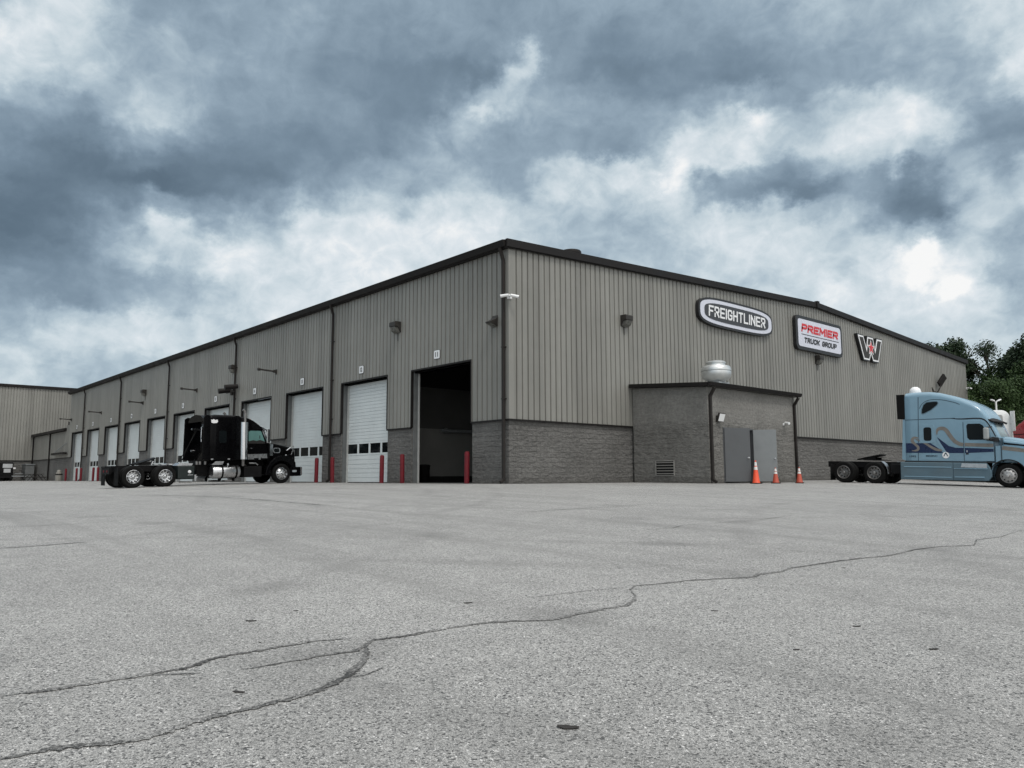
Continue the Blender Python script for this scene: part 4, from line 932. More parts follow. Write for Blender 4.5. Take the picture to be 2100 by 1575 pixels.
def make_cones():
    def cone(loc, h, w, m, lab):
        t = thing('traffic_cone', lab, 'traffic cone', loc, random.uniform(0, 1.5), 'traffic cones by the shed')
        mb = MB(); mb.prism(rpoly(-w/2, w/2, -w/2, w/2, 0.05), lambda a, b, k: (a, b, k), 0.003, 0.035); mb.build('base_plate', M['rubber'], t, bevel=0.006)
        r = lambda f: (w*0.36)*(1-f)+0.028*f
        def seg(f0, f1, off, mt, nm):
            b = MB(); b.lathe([(r(f0)+off, 0.035+(h-0.035)*f0), (r(f1)+off, 0.035+(h-0.035)*f1)], 28, cap=(f1 == 1)); b.build(nm, mt, t)
        b = MB(); b.lathe([(w*0.42, 0.034), (r(0), 0.06), (r(1), h-0.004), (r(1)-0.008, h)], 28); b.build('cone_body', m, t)
        seg(0.58, 0.72, 0.003, M['band'], 'reflective_band'); seg(0.76, 0.93, 0.003, M['band'], 'reflective_band')
    cone((4.985, 8.92, gz(4.985, 8.92)), 0.94, 0.40, M['orange'], 'tallest bright orange traffic cone in front of the open shed door')
    cone((5.05, 10.32, gz(5.05, 10.32)), 0.66, 0.36, M['orange_dull'], 'short dull orange traffic cone between the other two')
    cone((5.21, 11.98, gz(5.21, 11.98)), 0.68, 0.36, M['orange_dull'], 'short dull orange traffic cone farthest right, past the shed corner')
make_cones()

# ------------------------------------------------------------------ far left: second building, lean-to, clutter
def make_left():
    X = -88.6; H2 = 11.35
    t = thing('warehouse_building', 'taller ribbed-steel warehouse with block base beyond the far end of the service building', 'building', (X-15, -5, 0))
    O = (X-15, -5, 0)
    mb = MB(); add_ribbed(mb, -45, 30, lambda s: H2, lambda s: SILL, lambda s, o, z: (X+o, s, z), 0.09); mb.build('steel_cladding', M['clad'], t, O, recalc=False)
    mb = MB(); mb.box(X-0.3, X, -45, 30, -0.3, SILL); mb.build('block_base', M['block'], t, O)
    mb = MB(); mb.box(X-30, X-0.31, -45, 30, -0.3, H2-0.02); mb.build('wall_body', M['inner_dark'], t, O)
    mb = MB(); mb.box(X+0.001, X+0.125, -45, 30, SILL-0.05, SILL+0.015); mb.box(X+0.10, X+0.26, -45.2, 30.2, H2-0.02, H2+0.32); mb.build('trim', M['trim'], t, O)
    mb = MB(); mb.prism([(-30.2, 0.0), (0.20, 0.0), (0.20, 0.30), (-15, 1.0), (-30.2, 0.30)], lambda a, b, k: (X+a, k, b+H2+0.003), -45.1, 30.1); mb.build('roof', M['roof'], t, O)
    # lean-to between the two buildings
    x0, x1, h = -88.4, -71.8, 5.28
    O = ((x0+x1)/2, 2, 0)
    t = thing('lean_to', 'low steel-clad lean-to with dark sloping roof edge joining the two buildings', 'shed', O)
    mb = MB(); add_ribbed(mb, x0, x1, lambda s: h, lambda s: SILL, lambda s, o, z: (s, -o, z), 0.03); mb.build('steel_cladding', M['clad'], t, O, recalc=False)
    mb = MB(); mb.box(x0, x1+1.6, 0.02, 0.3, -0.3, SILL); mb.build('block_base', M['block'], t, O)
    mb = MB(); mb.box(x0, x1, 0.04, 0.3, SILL+0.002, h-0.01); mb.box(x1, x1+1.6, 0.05, 0.3, SILL+0.002, h-0.3); mb.box(x0, x1+1.5, 0.302, 20, 0, h-0.3); mb.build('wall_body', M['inner_dark'], t, O)
    mb = MB(); mb.box(x1+0.002, x1+1.6, -0.03, 0.03, SILL+0.02, h+0.6); mb.build('corner_panel', M['clad'], t, O)
    mb = MB(); mb.prism([(-0.35, 0.02), (-0.35, 0.30), (9.0, 1.4), (9.0, 1.2)], lambda a, b, k: (k, a, b+h), x0-0.05, x1+0.3); mb.build('roof', M['trim'], t, O)
    mb = MB(); mb.box(x0, x1+1.6, -0.06, 0.0, SILL-0.05, SILL+0.02)
    for xx in (x0+0.25, -79.0): mb.box(xx-0.09, xx+0.09, -0.16, -0.035, 0, h+0.02)
    mb.build('downspout', M['trim'], t, O)
    mb = MB(); mb.box(-72.6, -71.7, 0.3, 0.8, h+0.3, h+0.95+0.1); mb.build('roof_box', M['trim'], t, O)
    # flat canopy over a side door
    t = thing('door_canopy', 'flat dark canopy hung on a tie rod in the corner of the lean-to', 'canopy', (-73.0, 0, 2.85))
    mb = MB(); mb.box(-2.8, 2.75, -0.55, -0.165, -0.06, 0.16); mb.build('canopy_slab', M['trim'], t, bevel=0.01)
    mb = MB(); mb.box(-2.7, 2.65, -0.52, -0.165, -0.09, -0.062); mb.build('canopy_soffit', M['clad'], t)
    mb = MB(); mb.tube([(-1.6, -0.5, 0.15), (2.2, -0.1, 1.15)], 0.035, 8); mb.build('tie_rod', M['steel'], t)
    # clutter along the wall
    t = thing('steel_cabinet', 'grey steel cabinet standing against the far warehouse wall', 'cabinet', (-86.6, -0.75, gz(-86.6, -0.75)))
    mb = MB(); mb.box(-1.15, 1.15, -0.45, 0.45, 0.1, 1.9); mb.build('cabinet_body', M['jamb'], t, bevel=0.02)
    mb = MB(); mb.box(-1.25, 1.25, -0.5, 0.5, 1.905, 1.98); mb.build('cabinet_top', M['steel'], t)
    mb = MB()
    for k in range(4): mb.box(-1.1, 1.1, -0.47, -0.452, 0.2+k*0.42, 0.55+k*0.42)
    mb.build('drawer_front', M['jamb'], t); mb = MB(); mb.box(-1.1, 1.1, -0.4, 0.4, 0.0, 0.1); mb.build('skid', M['steel'], t)
    def table(x, y, lab):
        t = thing('picnic_table', lab, 'picnic table', (x, y, gz(x, y)), 0.0, 'dark picnic tables by the lean-to')
        mb = MB()
        for k in range(4): mb.box(-1.3, 1.3, -0.37+0.19*k, -0.37+0.19*k+0.17, 0.72, 0.76)
        mb.build('table_top', M['fixture'], t)
        for s in (-1, 1):
            mb = MB(); mb.box(-1.3, 1.3, s*0.62-0.13, s*0.62+0.13, 0.42, 0.46); mb.build('bench', M['fixture'], t)
            mb = MB(); mb.beam((s*0.95, -0.75, 0), (s*0.95, -0.2, 0.72), 0.09, 0.06); mb.beam((s*0.95, 0.75, 0), (s*0.95, 0.2, 0.72), 0.09, 0.06); mb.beam((s*0.95, -0.7, 0.38), (s*0.95, 0.7, 0.38), 0.08, 0.05); mb.build('leg', M['fixture'], t)
    table(-82.2, -1.3, 'dark picnic table next to the grey cabinet'); table(-78.0, -1.3, 'dark picnic table nearer the canopy')
    x, y = -70.3, -0.75
    t = thing('dome_bin', 'beige domed litter bin under the canopy', 'bin', (x, y, gz(x, y))); t.scale = (0.9, 0.9, 0.9)
    mb = MB(); mb.lathe([(0.34, 0), (0.36, 0.03), (0.36, 0.66), (0.34, 0.68)], 24); mb.build('bin_body', M['shirt'], t)
    mb = MB(); mb.lathe([(0.38, 0.68), (0.38, 0.80), (0.33, 0.82)], 24); mb.build('bin_collar', M['trim'], t)
    mb = MB(); mb.lathe([(0.30, 0.82), (0.30, 0.98), (0.22, 1.0), (0.20, 1.20), (0.10, 1.28), (0.0, 1.29)], 24, cap=False); mb.build('bin_dome', M['shirt'], t)
    # low trailer tongue / forks lying by the wall
    x, y = -85.2, -2.3
    t = thing('flat_trailer', 'low grey flat trailer parked beside the dark vehicle at the far left', 'trailer', (x, y, gz(x, y)))
    mb = MB(); mb.box(-1.3, 1.5, -0.45, 0.9, 0.50, 0.60); mb.box(-1.2, 1.3, -0.2, 0.6, 0.82, 0.88); mb.build('deck', M['steel'], t)
    mb = MB(); mb.box(-1.3, 1.5, -0.48, -0.40, 0.2, 0.50); mb.beam((-1.3, -0.2, 0.35), (-2.1, -0.45, 0.3), 0.18, 0.2); mb.build('frame', M['chassis'], t)
    for xx in (-1.0, 0.9):
        mb = MB(); mb.lathe([(0.0, -0.1), (0.24, -0.1), (0.27, -0.06), (0.27, 0.06), (0.24, 0.1), (0.0, 0.1)], 20, Matrix.Translation((xx, -0.5, 0.27)) @ Matrix.Rotation(R(90), 4, 'X'), cap=False); mb.build('wheel', M['rubber'], t)
    # dark vehicle cut by the left edge of the picture
    x, y = -87.0, -3.65
    t = thing('dark_vehicle', 'black upright-nosed vehicle cut off by the left edge, pale square panes on its front', 'van', (x, y, gz(x, y)))
    mb = MB(); mb.prism([(-2.3, 0.36), (2.6, 0.36), (2.66, 1.2), (2.58, 2.12), (2.4, 2.2), (-2.3, 2.22)], lambda a, b, k: (a, k, b), -1.05, 1.05); mb.build('body', M['chassis'], t, bevel=0.06)
    pg = mat_glass('painted_reflection_glass', (0.42, 0.43, 0.44), 0.1)  # bright reflections put into the base colour of the panes
    for y0, y1, z0, z1 in ((-0.02, 0.94, 1.52, 1.98), (0.10, 0.78, 0.98, 1.42), (-0.98, -0.45, 1.5, 1.98), (-0.98, -0.5, 0.8, 1.12)):
        mb = MB(); mb.box(2.62, 2.69, y0, y1, z0, z1); mb.build('window', pg, t, bevel=0.01)
    mb = MB(); mb.box(2.45, 2.6, 1.04, 1.28, 1.40, 1.58); mb.build('mirror', M['camwhite'], t)
    mb = MB(); mb.box(2.602, 2.74, -0.95, 0.95, 0.36, 0.6); mb.build('bumper', M['chassis'], t)
    for xx in (-1.5, 1.6):
        for s in (-1, 1):
            mb = MB(); mb.lathe([(0.0, -0.12), (0.33, -0.12), (0.37, -0.08), (0.37, 0.08), (0.33, 0.12), (0.0, 0.12)], 24, Matrix.Translation((xx, s*0.9, 0.37)) @ Matrix.Rotation(R(90), 4, 'X'), cap=False); mb.build('wheel', M['rubber'], t)
make_left()

# ------------------------------------------------------------------ trucks (local frame: +X forward, right side is -Y, x = 0 at the rearmost axle)
def wheel(t, u, side, kind, rim_mat, z=0.485, yo=1.22):
    q = Matrix.Translation((u, side*yo, z)) @ Matrix.Rotation(R(-90*side), 4, 'X')
    prof = [(0.27, -0.245), (0.28, -0.03), (0.30, -0.012), (0.345, 0.0), (0.43, -0.004), (0.468, -0.03), (0.481, -0.06), (0.484, -0.10), (0.480, -0.105), (0.480, -0.115), (0.485, -0.12), (0.485, -0.16), (0.480, -0.165), (0.480, -0.175), (0.484, -0.18), (0.481, -0.22), (0.468, -0.25), (0.43, -0.276), (0.345, -0.28), (0.27, -0.255)]
    mb = MB(); mb.lathe(prof, 48, q, cap=False)
    if kind == 'dual': mb.lathe([(r, h-0.33) for r, h in prof], 48, q, cap=False)
    w = mb.build('wheel', M['rubber'], t, angle=30)
    mb = MB()
    if kind == 'dual':
        mb.lathe([(0.285, -0.2), (0.288, -0.02), (0.298, 0.004), (0.286, 0.010), (0.272, -0.01), (0.262, -0.12), (0.235, -0.155), (0.165, -0.175), (0.12, -0.175)], 48, q, cap=False)
        hr, hh, hs = 0.213, -0.163, 0.034
    else:
        mb.lathe([(0.285, -0.2), (0.288, -0.03), (0.298, 0.0), (0.286, 0.006), (0.272, -0.015), (0.262, -0.045), (0.245, -0.03), (0.20, 0.005), (0.155, 0.03), (0.11, 0.035)], 48, q, cap=False)
        hr, hh, hs = 0.222, -0.006, 0.026
    mb.m = 1
    for k in range(10):
        a = 2*math.pi*k/10+0.2
        nrm = 0.0
        mb.lathe([(hs, hh-0.02), (hs, hh+0.012), (0.0, hh+0.012)], 12, q @ Matrix.Translation((hr*math.cos(a), hr*math.sin(a), 0)), cap=False)
    mb.build('rim', [rim_mat, M['hole']], w, angle=30)
    mb = MB(); h0 = -0.175 if kind == 'dual' else 0.03
    mb.lathe([(0.125, h0), (0.12, h0+0.02), (0.085, h0+0.03), (0.08, h0+0.15), (0.07, h0+0.185), (0.03, h0+0.20), (0, h0+0.20)], 24, q, cap=False)
    for k in range(10):
        a = 2*math.pi*k/10; mb.lathe([(0.016, h0), (0.016, h0+0.05), (0.0, h0+0.055)], 8, q @ Matrix.Translation((0.14*math.cos(a), 0.14*math.sin(a), 0)), cap=False)
    mb.build('hub', rim_mat if kind != 'dull' else M['chassis'], w)
def side(mb, poly, s, y, th):      # panel lying on the truck's side: poly in (x, z), outward face at y, thickness th inwards
    mb.prism(poly, lambda a, b, k: (a, s*k, b), y-th, y)
def ribbon(pts, w):                 # swoosh outline round a polyline, w = width at each point
    L, Rr = [], []
    for i, p in enumerate(pts):
        d = (Vector(pts[min(i+1, len(pts)-1)])-Vector(pts[max(i-1, 0)])).normalized(); n = Vector((-d.y, d.x)); p = Vector(p)
        L.append(p+n*w[i]/2); Rr.append(p-n*w[i]/2)
    return L, Rr
def swoosh(mb, pts, w, s, y):
    # smooth the polyline first
    P = [Vector(p) for p in pts]; W = list(w)
    for _ in range(3):
        Q, V = [P[0]], [W[0]]
        for a, b, wa, wb in zip(P, P[1:], W, W[1:]): Q += [a.lerp(b, .25), a.lerp(b, .75)]; V += [wa*.75+wb*.25, wa*.25+wb*.75]
        P, W = Q+[P[-1]], V+[W[-1]]
    L, Rr = ribbon(P, W)
    vs = [(a.x, s*y, a.y) for a in L]+[(a.x, s*y, a.y) for a in Rr]; n = len(L)
    mb.add(vs, [(i, i+1, n+i+1, n+i) for i in range(n-1)])
def chassis(t, front, rails=0.43, zt=0.98, tail=-1.0):
    mb = MB()
    for s in (-1, 1):
        mb.box(tail, front, s*rails-0.045, s*rails+0.045, zt-0.27, zt)
    for u in (tail+0.05, 0.68, 2.0, 3.4, 4.8): mb.box(u, u+0.12, -rails+0.046, rails-0.046, zt-0.25, zt-0.03)
    for u in (0, 1.35):
        mb.tube([(u, -0.62, 0.485), (u, 0.62, 0.485)], 0.10, 10); mb.lathe([(0.0, -0.2), (0.17, -0.16), (0.21, 0.0), (0.17, 0.16), (0.0, 0.2)], 16, Matrix.Translation((u, 0, 0.49)) @ Matrix.Rotation(R(90), 4, 'Y'), cap=False)
        for s in (-1, 1):
            mb.lathe([(0.0, 0.0), (0.13, 0.0), (0.145, 0.12), (0.12, 0.26), (0, 0.26)], 14, Matrix.Translation((u+0.28, s*0.52, 0.50)), cap=False)
            mb.tube([(u-0.25, s*0.40, 0.75), (u+0.05, s*0.5, 0.45), (u+0.35, s*0.52, 0.52)], 0.05, 8)
    mb.tube([(1.5, 0, 0.55), (4.5, 0, 0.72)], 0.06, 10)
    mb.tube([(front-1.45, -0.9, 0.47), (front-1.45, 0.9, 0.47)], 0.07, 8)
    return mb.build('chassis_frame', M['chassis'], t)
def fifth_wheel(t, u, z=1.02, tilt=10):
    mb = MB(); q = Matrix.Translation((u, 0, z+0.09)) @ Matrix.Rotation(R(-tilt), 4, 'Y')
    poly = [(-0.62, -0.42), (-0.62, -0.30), (-0.15, -0.07), (-0.15, 0.07), (-0.62, 0.30), (-0.62, 0.42), (-0.2, 0.46), (0.32, 0.46), (0.42, 0.36), (0.42, -0.36), (0.32, -0.46), (-0.2, -0.46)]
    mb.prism(poly, lambda a, b, k: q @ Vector((a, b, k)), 0.0, 0.045)
    for s in (-1, 1): mb.box(u-0.18, u+0.18, s*0.40-0.05, s*0.40+0.05, z-0.06, z+0.08)
    mb.box(u-0.6, u+0.6, -0.5, -0.36, z-0.05, z-0.02); mb.box(u-0.6, u+0.6, 0.36, 0.5, z-0.05, z-0.02)
    return mb.build('fifth_wheel', M['chassis'], t)
def mudflap(t, u, s, z0=0.12, z1=0.92):
    mb = MB(); mb.box(u-0.015, u, s*0.93-0.28, s*0.93+0.28, z0, z1); mb.box(u-0.03, u+0.02, s*0.6-0.2, s*0.93+0.28 if s > 0 else s*0.6+0.2, z1, z1+0.04); mb.build('mud_flap', M['rubber'], t)
def place(t, u0, z_front):
    pass

def black_truck():
    t = thing('semi_truck', 'gloss black long-nose semi truck with chrome trim, nose towards the bay doors', 'truck', (-15.53, -9.25, -0.165))
    t.rotation_euler = Matrix(((math.cos(R(91.5)), -math.sin(R(91.5)), 0), (math.sin(R(91.5)), math.cos(R(91.5)), 0), (0, 0, 1))).to_euler()
    t.rotation_mode = 'XYZ'
    q = Matrix.Rotation(R(91.5), 3, 'Z') @ Matrix.Rotation(R(-1.24), 3, 'Y'); t.rotation_euler = q.to_euler()
    K, CH = M['black_paint'], M['chrome']
    chassis(t, 8.0, tail=-0.70)
    for s in (-1, 1):
        for u in (0, 1.35): wheel(t, u, s, 'dual', CH)
        wheel(t, 6.95, s, 'steer', CH, yo=1.18)
    fifth_wheel(t, 0.78, 1.06, 17); mudflap(t, -0.62, -1); mudflap(t, -0.62, 1)
    mb = MB(); mb.box(-0.80, -0.70, -0.52, 0.52, 0.62, 0.88)
    for s in (-1, 1): mb.tube([(-0.66, 0, 0.92), (-0.66, s*0.95, 0.95)], 0.03, 8)
    mb.build('rear_crossbar', M['chassis'], t)
    for s in (-1, 1):
        mb = MB()
        mb.lathe([(0.05, 0), (0.05, 0.02), (0, 0.025)], 12, Matrix.Translation((-0.801, s*0.24, 0.74)) @ Matrix.Rotation(R(-90), 4, 'Y'), cap=False); mb.build('tail_light', M['red'], t)
    # quarter fenders' bright brackets and light bar on the frame
    for u, w in ((1.05, 0.16), (1.33, 0.2), (1.68, 0.16)): mb = MB(); mb.box(u, u+w, -0.62, -0.48, 0.985, 1.03); mb.build('frame_bracket', M['alu'], t)
    mb = MB(); mb.tube([(0.95, -0.55, 1.0), (1.02, -0.55, 1.16)], 0.03, 8); mb.build('release_handle', M['alu'], t)
    # sleeper
    secs = []
    for u, zt_, hw in ((3.30, 3.22, 1.16), (3.34, 3.28, 1.20), (3.6, 3.32, 1.21), (4.2, 3.32, 1.21), (4.75, 3.30, 1.21), (4.80, 3.28, 1.19)):
        secs.append([(u, a, b) for a, b in rrect(hw, 1.16, zt_, 0.16, 5, 0.05)])
    mb = MB(); mb.smooth = True; mb.loft(secs); sl = mb.build('sleeper', K, t, angle=50)
    for s in (-1, 1):
        mb = MB(); side(mb, rpoly(3.74, 4.10, 1.98, 2.56, 0.10), s, 1.222, 0.02); mb.build('window', M['glass'], sl)
        mb = MB()
        for u in (3.42, 4.22): side(mb, rpoly(u-0.05, u+0.07, 1.19, 1.25, 0.02, 2), s, 1.226, 0.02)
        mb.build('marker_light', M['alu'], sl)
        mb = MB(); side(mb, [(3.37, 2.93), (3.46, 2.90), (3.62, 2.92), (3.68, 2.98), (3.65, 3.08), (3.54, 3.05), (3.48, 3.10), (3.41, 3.06), (3.35, 3.08)], s, 1.222, 0.012); mb.build('emblem', M['white'], sl)
    # side extenders behind the sleeper, hoses between them
    for s in (-1, 1):
        mb = MB(); mb.prism([(2.96, 1.22), (3.31, 1.18), (3.31, 3.28), (3.15, 3.29), (3.02, 3.20)], lambda a, b, k: (a, s*k, b), 1.165, 1.205); mb.build('side_extender', K, t, bevel=0.012)
    mb = MB(); mb.prism([(-1.15, 3.05), (-0.95, 3.05), (-0.82, 3.17), (-0.55, 3.30), (0.0, 3.36), (0.55, 3.30), (0.82, 3.17), (0.95, 3.05), (1.15, 3.05), (1.15, 3.0), (-1.15, 3.0)], lambda a, b, k: (k, a, b), 3.10, 3.295); mb.build('roof_rear_edge', K, t)
    mb = MB()
    for a, b in (((3.27, 0.3, 2.75), (2.5, 0.2, 1.05)), ((3.27, 0.1, 2.75), (2.2, -0.15, 1.05))):
        a, b = Vector(a), Vector(b); pts = [a.lerp(b, k/8)+Vector((-0.15*math.sin(math.pi*k/8), 0, -0.35*math.sin(math.pi*k/8))) for k in range(9)]; mb.tube(pts, 0.018, 8)
    mb.tube([(3.25, -0.45, 2.65), (3.18, -0.52, 2.2), (3.15, -0.60, 1.6), (2.8, -0.5, 1.1)], 0.025, 8)
    mb.build('air_hose', M['rubber'], t)
    mb = MB(); mb.tube([(3.22, -0.42, 2.72), (3.18, -0.50, 2.3), (3.17, -0.55, 2.05)], 0.022, 8); mb.build('hose_support', M['alu'], t)
    mb = MB()
    for y, z in ((0.93, 2.72), (0.95, 1.66), (-0.3, 2.72)): mb.lathe([(0.06, 0), (0.06, 0.04), (0.0, 0.06)], 14, Matrix.Translation((3.298, y, z)) @ Matrix.Rotation(R(-90), 4, 'Y'), cap=False)
    mb.build('work_light', M['alu'], t)
    # cab
    secs = []
    for u, zt_, hw, zb in ((4.86, 3.24, 1.12, 1.16), (5.0, 3.24, 1.14, 1.12), (5.25, 3.19, 1.14, 1.12), (5.5, 3.08, 1.13, 1.12), (5.78, 2.90, 1.11, 1.12), (5.95, 2.74, 1.09, 1.12), (6.15, 2.42, 1.05, 1.15), (6.42, 2.0, 1.0, 1.2)):
        secs.append([(u, a, b) for a, b in rrect(hw, zb, zt_, 0.14, 5, 0.05)])
    mb = MB(); mb.smooth = True; mb.loft(secs); cab = mb.build('cab', K, t, angle=50)
    for s in (-1, 1):
        mb = MB(); side(mb, [(5.10, 1.24), (6.18, 1.24), (6.22, 1.95), (6.02, 2.62), (5.90, 2.68), (5.16, 2.68), (5.10, 2.6)], s, 1.158, 0.05); d = mb.build('door', K, cab, bevel=0.012)
        mb = MB(); mb.m = 0; side(mb, [(5.22, 2.06), (6.04, 2.06), (5.86, 2.54), (5.80, 2.58), (5.28, 2.58), (5.22, 2.52)], s, 1.166, 0.012); mb.m = 1
        side(mb, [(5.22, 1.96), (6.06, 1.96), (6.042, 2.058), (5.8, 2.14), (5.62, 2.09), (5.45, 2.13), (5.22, 2.07)], s, 1.168, 0.012)
        mb.m = 1; side(mb, [(5.76, 2.2), (5.80, 2.2), (5.80, 2.36), (5.76, 2.36)], s, 1.168, 0.003)
        mb.build('window', [M['teal'], M['hole']], d)
        mb = MB(); side(mb, [(5.10, 1.44), (5.14, 2.66), (5.185, 2.66), (5.155, 1.46)], s, 1.168, 0.012); mb.build('door_edge', M['alu'], d)
        mb = MB(); side(mb, [(5.12, 1.44), (5.3, 1.26), (6.18, 1.25), (6.16, 1.46)], s, 1.170, 0.012); mb.build('door_sill', M['alu'], d)
        mb = MB(); side(mb, [(5.95, 2.62), (6.16, 2.12), (6.12, 2.08), (5.90, 2.58)], s, 1.169, 0.01); mb.build('pillar_trim', M['alu'], d)
        mb = MB(); side(mb, rpoly(5.28, 5.40, 1.70, 1.76, 0.02, 2), s, 1.19, 0.03); mb.build('handle', CH, d)
    mb = MB(); vs = []
    for k in range(9):
        y = -0.93+1.86*k/8; c = 0.22*(y/0.93)**2
        vs += [(6.47-c, y, 2.03), (6.02-c, y, 2.66)]
    mb.smooth = True; mb.add(vs, [(2*i, 2*i+1, 2*i+3, 2*i+2) for i in range(8)]); o = mb.build('windshield', M['glass'], cab); so = o.modifiers.new('t', 'SOLIDIFY'); so.thickness = 0.02
    mb = MB(); vs = []
    for k in range(9):
        y = -1.08+2.16*k/8; c = 0.26*(y/1.08)**2
        vs += [(5.95-c*0.8, y, 2.86), (6.42-c, y, 2.66)]
    mb.add(vs, [(2*i, 2*i+1, 2*i+3, 2*i+2) for i in range(8)]); o = mb.build('sun_visor', K, cab); so = o.modifiers.new('t', 'SOLIDIFY'); so.thickness = 0.035
    mb = MB()
    for k in range(5): mb.box(5.35, 5.45, -0.8+0.4*k-0.03, -0.8+0.4*k+0.03, 3.12, 3.17)
    mb.build('marker_light', M['orange'], cab)
    for s in (-1, 1):
        mb = MB(); mb.box(6.06, 6.24, s*1.32-0.05, s*1.32+0.05, 1.98, 2.66); mm = mb.build('mirror', CH, t, bevel=0.02)
        mb = MB(); mb.tube([(6.15, s*1.08, 2.60), (6.15, s*1.30, 2.64)], 0.018, 6); mb.tube([(6.2, s*1.05, 1.94), (6.15, s*1.30, 2.0)], 0.018, 6); mb.build('mirror_arm', CH, mm)
    # hood
    secs = []
    for u, zt_, hw in ((6.36, 2.02, 0.80), (6.45, 2.02, 0.82), (6.9, 1.96, 0.76), (7.4, 1.88, 0.68), (7.75, 1.82, 0.60), (7.90, 1.74, 0.56), (7.95, 1.62, 0.54)):
        secs.append([(u, a, b) for a, b in rrect(hw, 0.95, zt_, 0.20, 6, 0.05)])
    mb = MB(); mb.smooth = True; mb.loft(secs); hood = mb.build('hood', K, t, angle=50)
    mb = MB(); mb.box(7.94, 8.0, -0.50, 0.50, 0.80, 1.66)
    for k in range(9): mb.box(8.0, 8.012, -0.45+0.1125*k-0.01, -0.45+0.1125*k+0.01, 0.85, 1.60)
    mb.build('grille', CH, hood, bevel=0.01)
    mb = MB(); mb.box(7.85, 7.88, -0.02, 0.02, 1.80, 1.92); mb.build('hood_ornament', CH, hood)
    for s in (-1, 1):
        # cowl side with bright air-cleaner strip and oval intake
        mb = MB(); mb.prism([(6.34, 1.28), (6.95, 1.28), (7.0, 1.6), (6.80, 1.86), (6.40, 1.93), (6.34, 1.93)], lambda a, b, k: (a, s*k, b), 0.7, 1.02); mb.build('cowl_side', K, hood, bevel=0.04)
        mb = MB(); side(mb, rpoly(6.37, 6.53, 1.37, 1.94, 0.03, 3), s, 1.052, 0.05); mb.build('air_cleaner_trim', CH, hood)
        mb = MB(); mb.m = 1; side(mb, rpoly(6.56, 6.93, 1.50, 1.76, 0.10, 4), s, 1.032, 0.02); mb.m = 0; side(mb, rpoly(6.59, 6.88, 1.53, 1.73, 0.08, 4), s, 1.036, 0.02); mb.build('air_intake', [M['glass'], M['alu']], hood)
        # front fender with arch
        arc = [(6.95+0.60*math.cos(R(a)), 0.50+0.60*math.sin(R(a))) for a in range(185, -10, -13)]
        top = [(7.72, 0.62), (7.70, 1.0), (7.58, 1.22), (7.3, 1.36), (6.95, 1.38), (6.6, 1.28), (6.33, 1.05), (6.16, 0.76), (6.08, 0.42)]
        mb = MB(); mb.prism(arc+top, lambda a, b, k: (a, s*k, b), 0.52, 1.19); fe = mb.build('fender', K, hood, bevel=0.035)
        mb = MB(); mb.prism(rpoly(7.32, 7.66, 1.24, 1.42, 0.07, 4), lambda a, b, k: (a, s*k, b), 0.72, 1.02); hl = mb.build('headlight_pod', K, hood, bevel=0.02)
        mb = MB(); mb.lathe([(0.085, 0), (0.08, 0.03), (0.0, 0.04)], 18, Matrix.Translation((7.655, s*0.87, 1.33)) @ Matrix.Rotation(R(90), 4, 'Y'), cap=False); mb.build('headlight', CH, hl)
        mb = MB(); mb.tube([(7.2, s*1.10, 1.36), (7.2, s*1.10, 1.43)], 0.04, 10); mb.build('turn_signal', M['alu'], hood)
        mb = MB(); mb.tube([(7.50, s*0.98, 1.30), (7.62, s*1.05, 1.72), (7.58, s*1.12, 1.86)], 0.014, 6); mb.tube([(7.28, s*1.02, 1.62), (7.48, s*1.06, 1.78)], 0.03, 8); mb.build('hood_mirror', CH, hood)
    # bumper
    mb = MB(); mb.prism([(7.72, 1.18), (7.98, 1.14), (8.10, 0.95), (8.12, -0.95), (7.98, -1.14), (7.72, -1.18), (7.40, -1.20), (7.40, -1.15), (7.70, -1.10), (7.93, -1.05), (7.93, 1.05), (7.70, 1.10), (7.40, 1.15), (7.40, 1.20)], lambda a, b, k: (a, b, k), 0.34, 0.80); bp = mb.build('bumper', K, t, bevel=0.03)
    for s in (-1, 1):
        mb = MB(); side(mb, rpoly(7.5, 7.74, 0.54, 0.64, 0.04, 4), s, 1.208, 0.03); mb.build('fog_light', CH, bp)
    mb = MB(); mb.box(8.05, 8.16, -1.0, 1.0, 0.36, 0.80); mb.build('bumper_face', CH, bp, bevel=0.04)
    # stacks
    for s in (-1, 1):
        mb = MB(); mb.tube([(4.97, s*1.16, 1.2), (4.97, s*1.16, 2.98)], 0.205, 20); st = mb.build('exhaust_shield', CH, t)
        mb = MB(); mb.tube([(5.03, s*1.15, 2.98), (5.03, s*1.15, 3.40), (5.0, s*1.15, 3.52), (4.93, s*1.15, 3.60)], 0.065, 14); mb.build('exhaust_pipe', M['alu_dull'], st)
        mb = MB(); mb.tube([(4.97, s*1.16, 1.2), (4.97, s*1.1, 0.95), (5.2, s*0.8, 0.9)], 0.08, 12); mb.build('exhaust_elbow', M['alu_dull'], st)
        # fuel tank
        mb = MB(); mb.lathe([(0, 3.50), (0.28, 3.52), (0.31, 3.56), (0.31, 4.80), (0.28, 4.84), (0, 4.86)], 36, Matrix.Translation((0, s*0.90, 0.62)) @ Matrix.Rotation(R(90), 4, 'Y'), cap=False); ft = mb.build('fuel_tank', M['alu'], t)
        for u in (3.92, 4.60):
            mb = MB(); mb.lathe([(0.30, u), (0.322, u+0.005), (0.322, u+0.085), (0.30, u+0.09)], 36, Matrix.Translation((0, s*0.90, 0.62)) @ Matrix.Rotation(R(90), 4, 'Y'), cap=False); mb.box(u+0.0, u+0.09, s*0.78-0.06, s*0.78+0.06, 0.18, 0.34)
            mb.build('tank_strap', M['rubber'], ft)
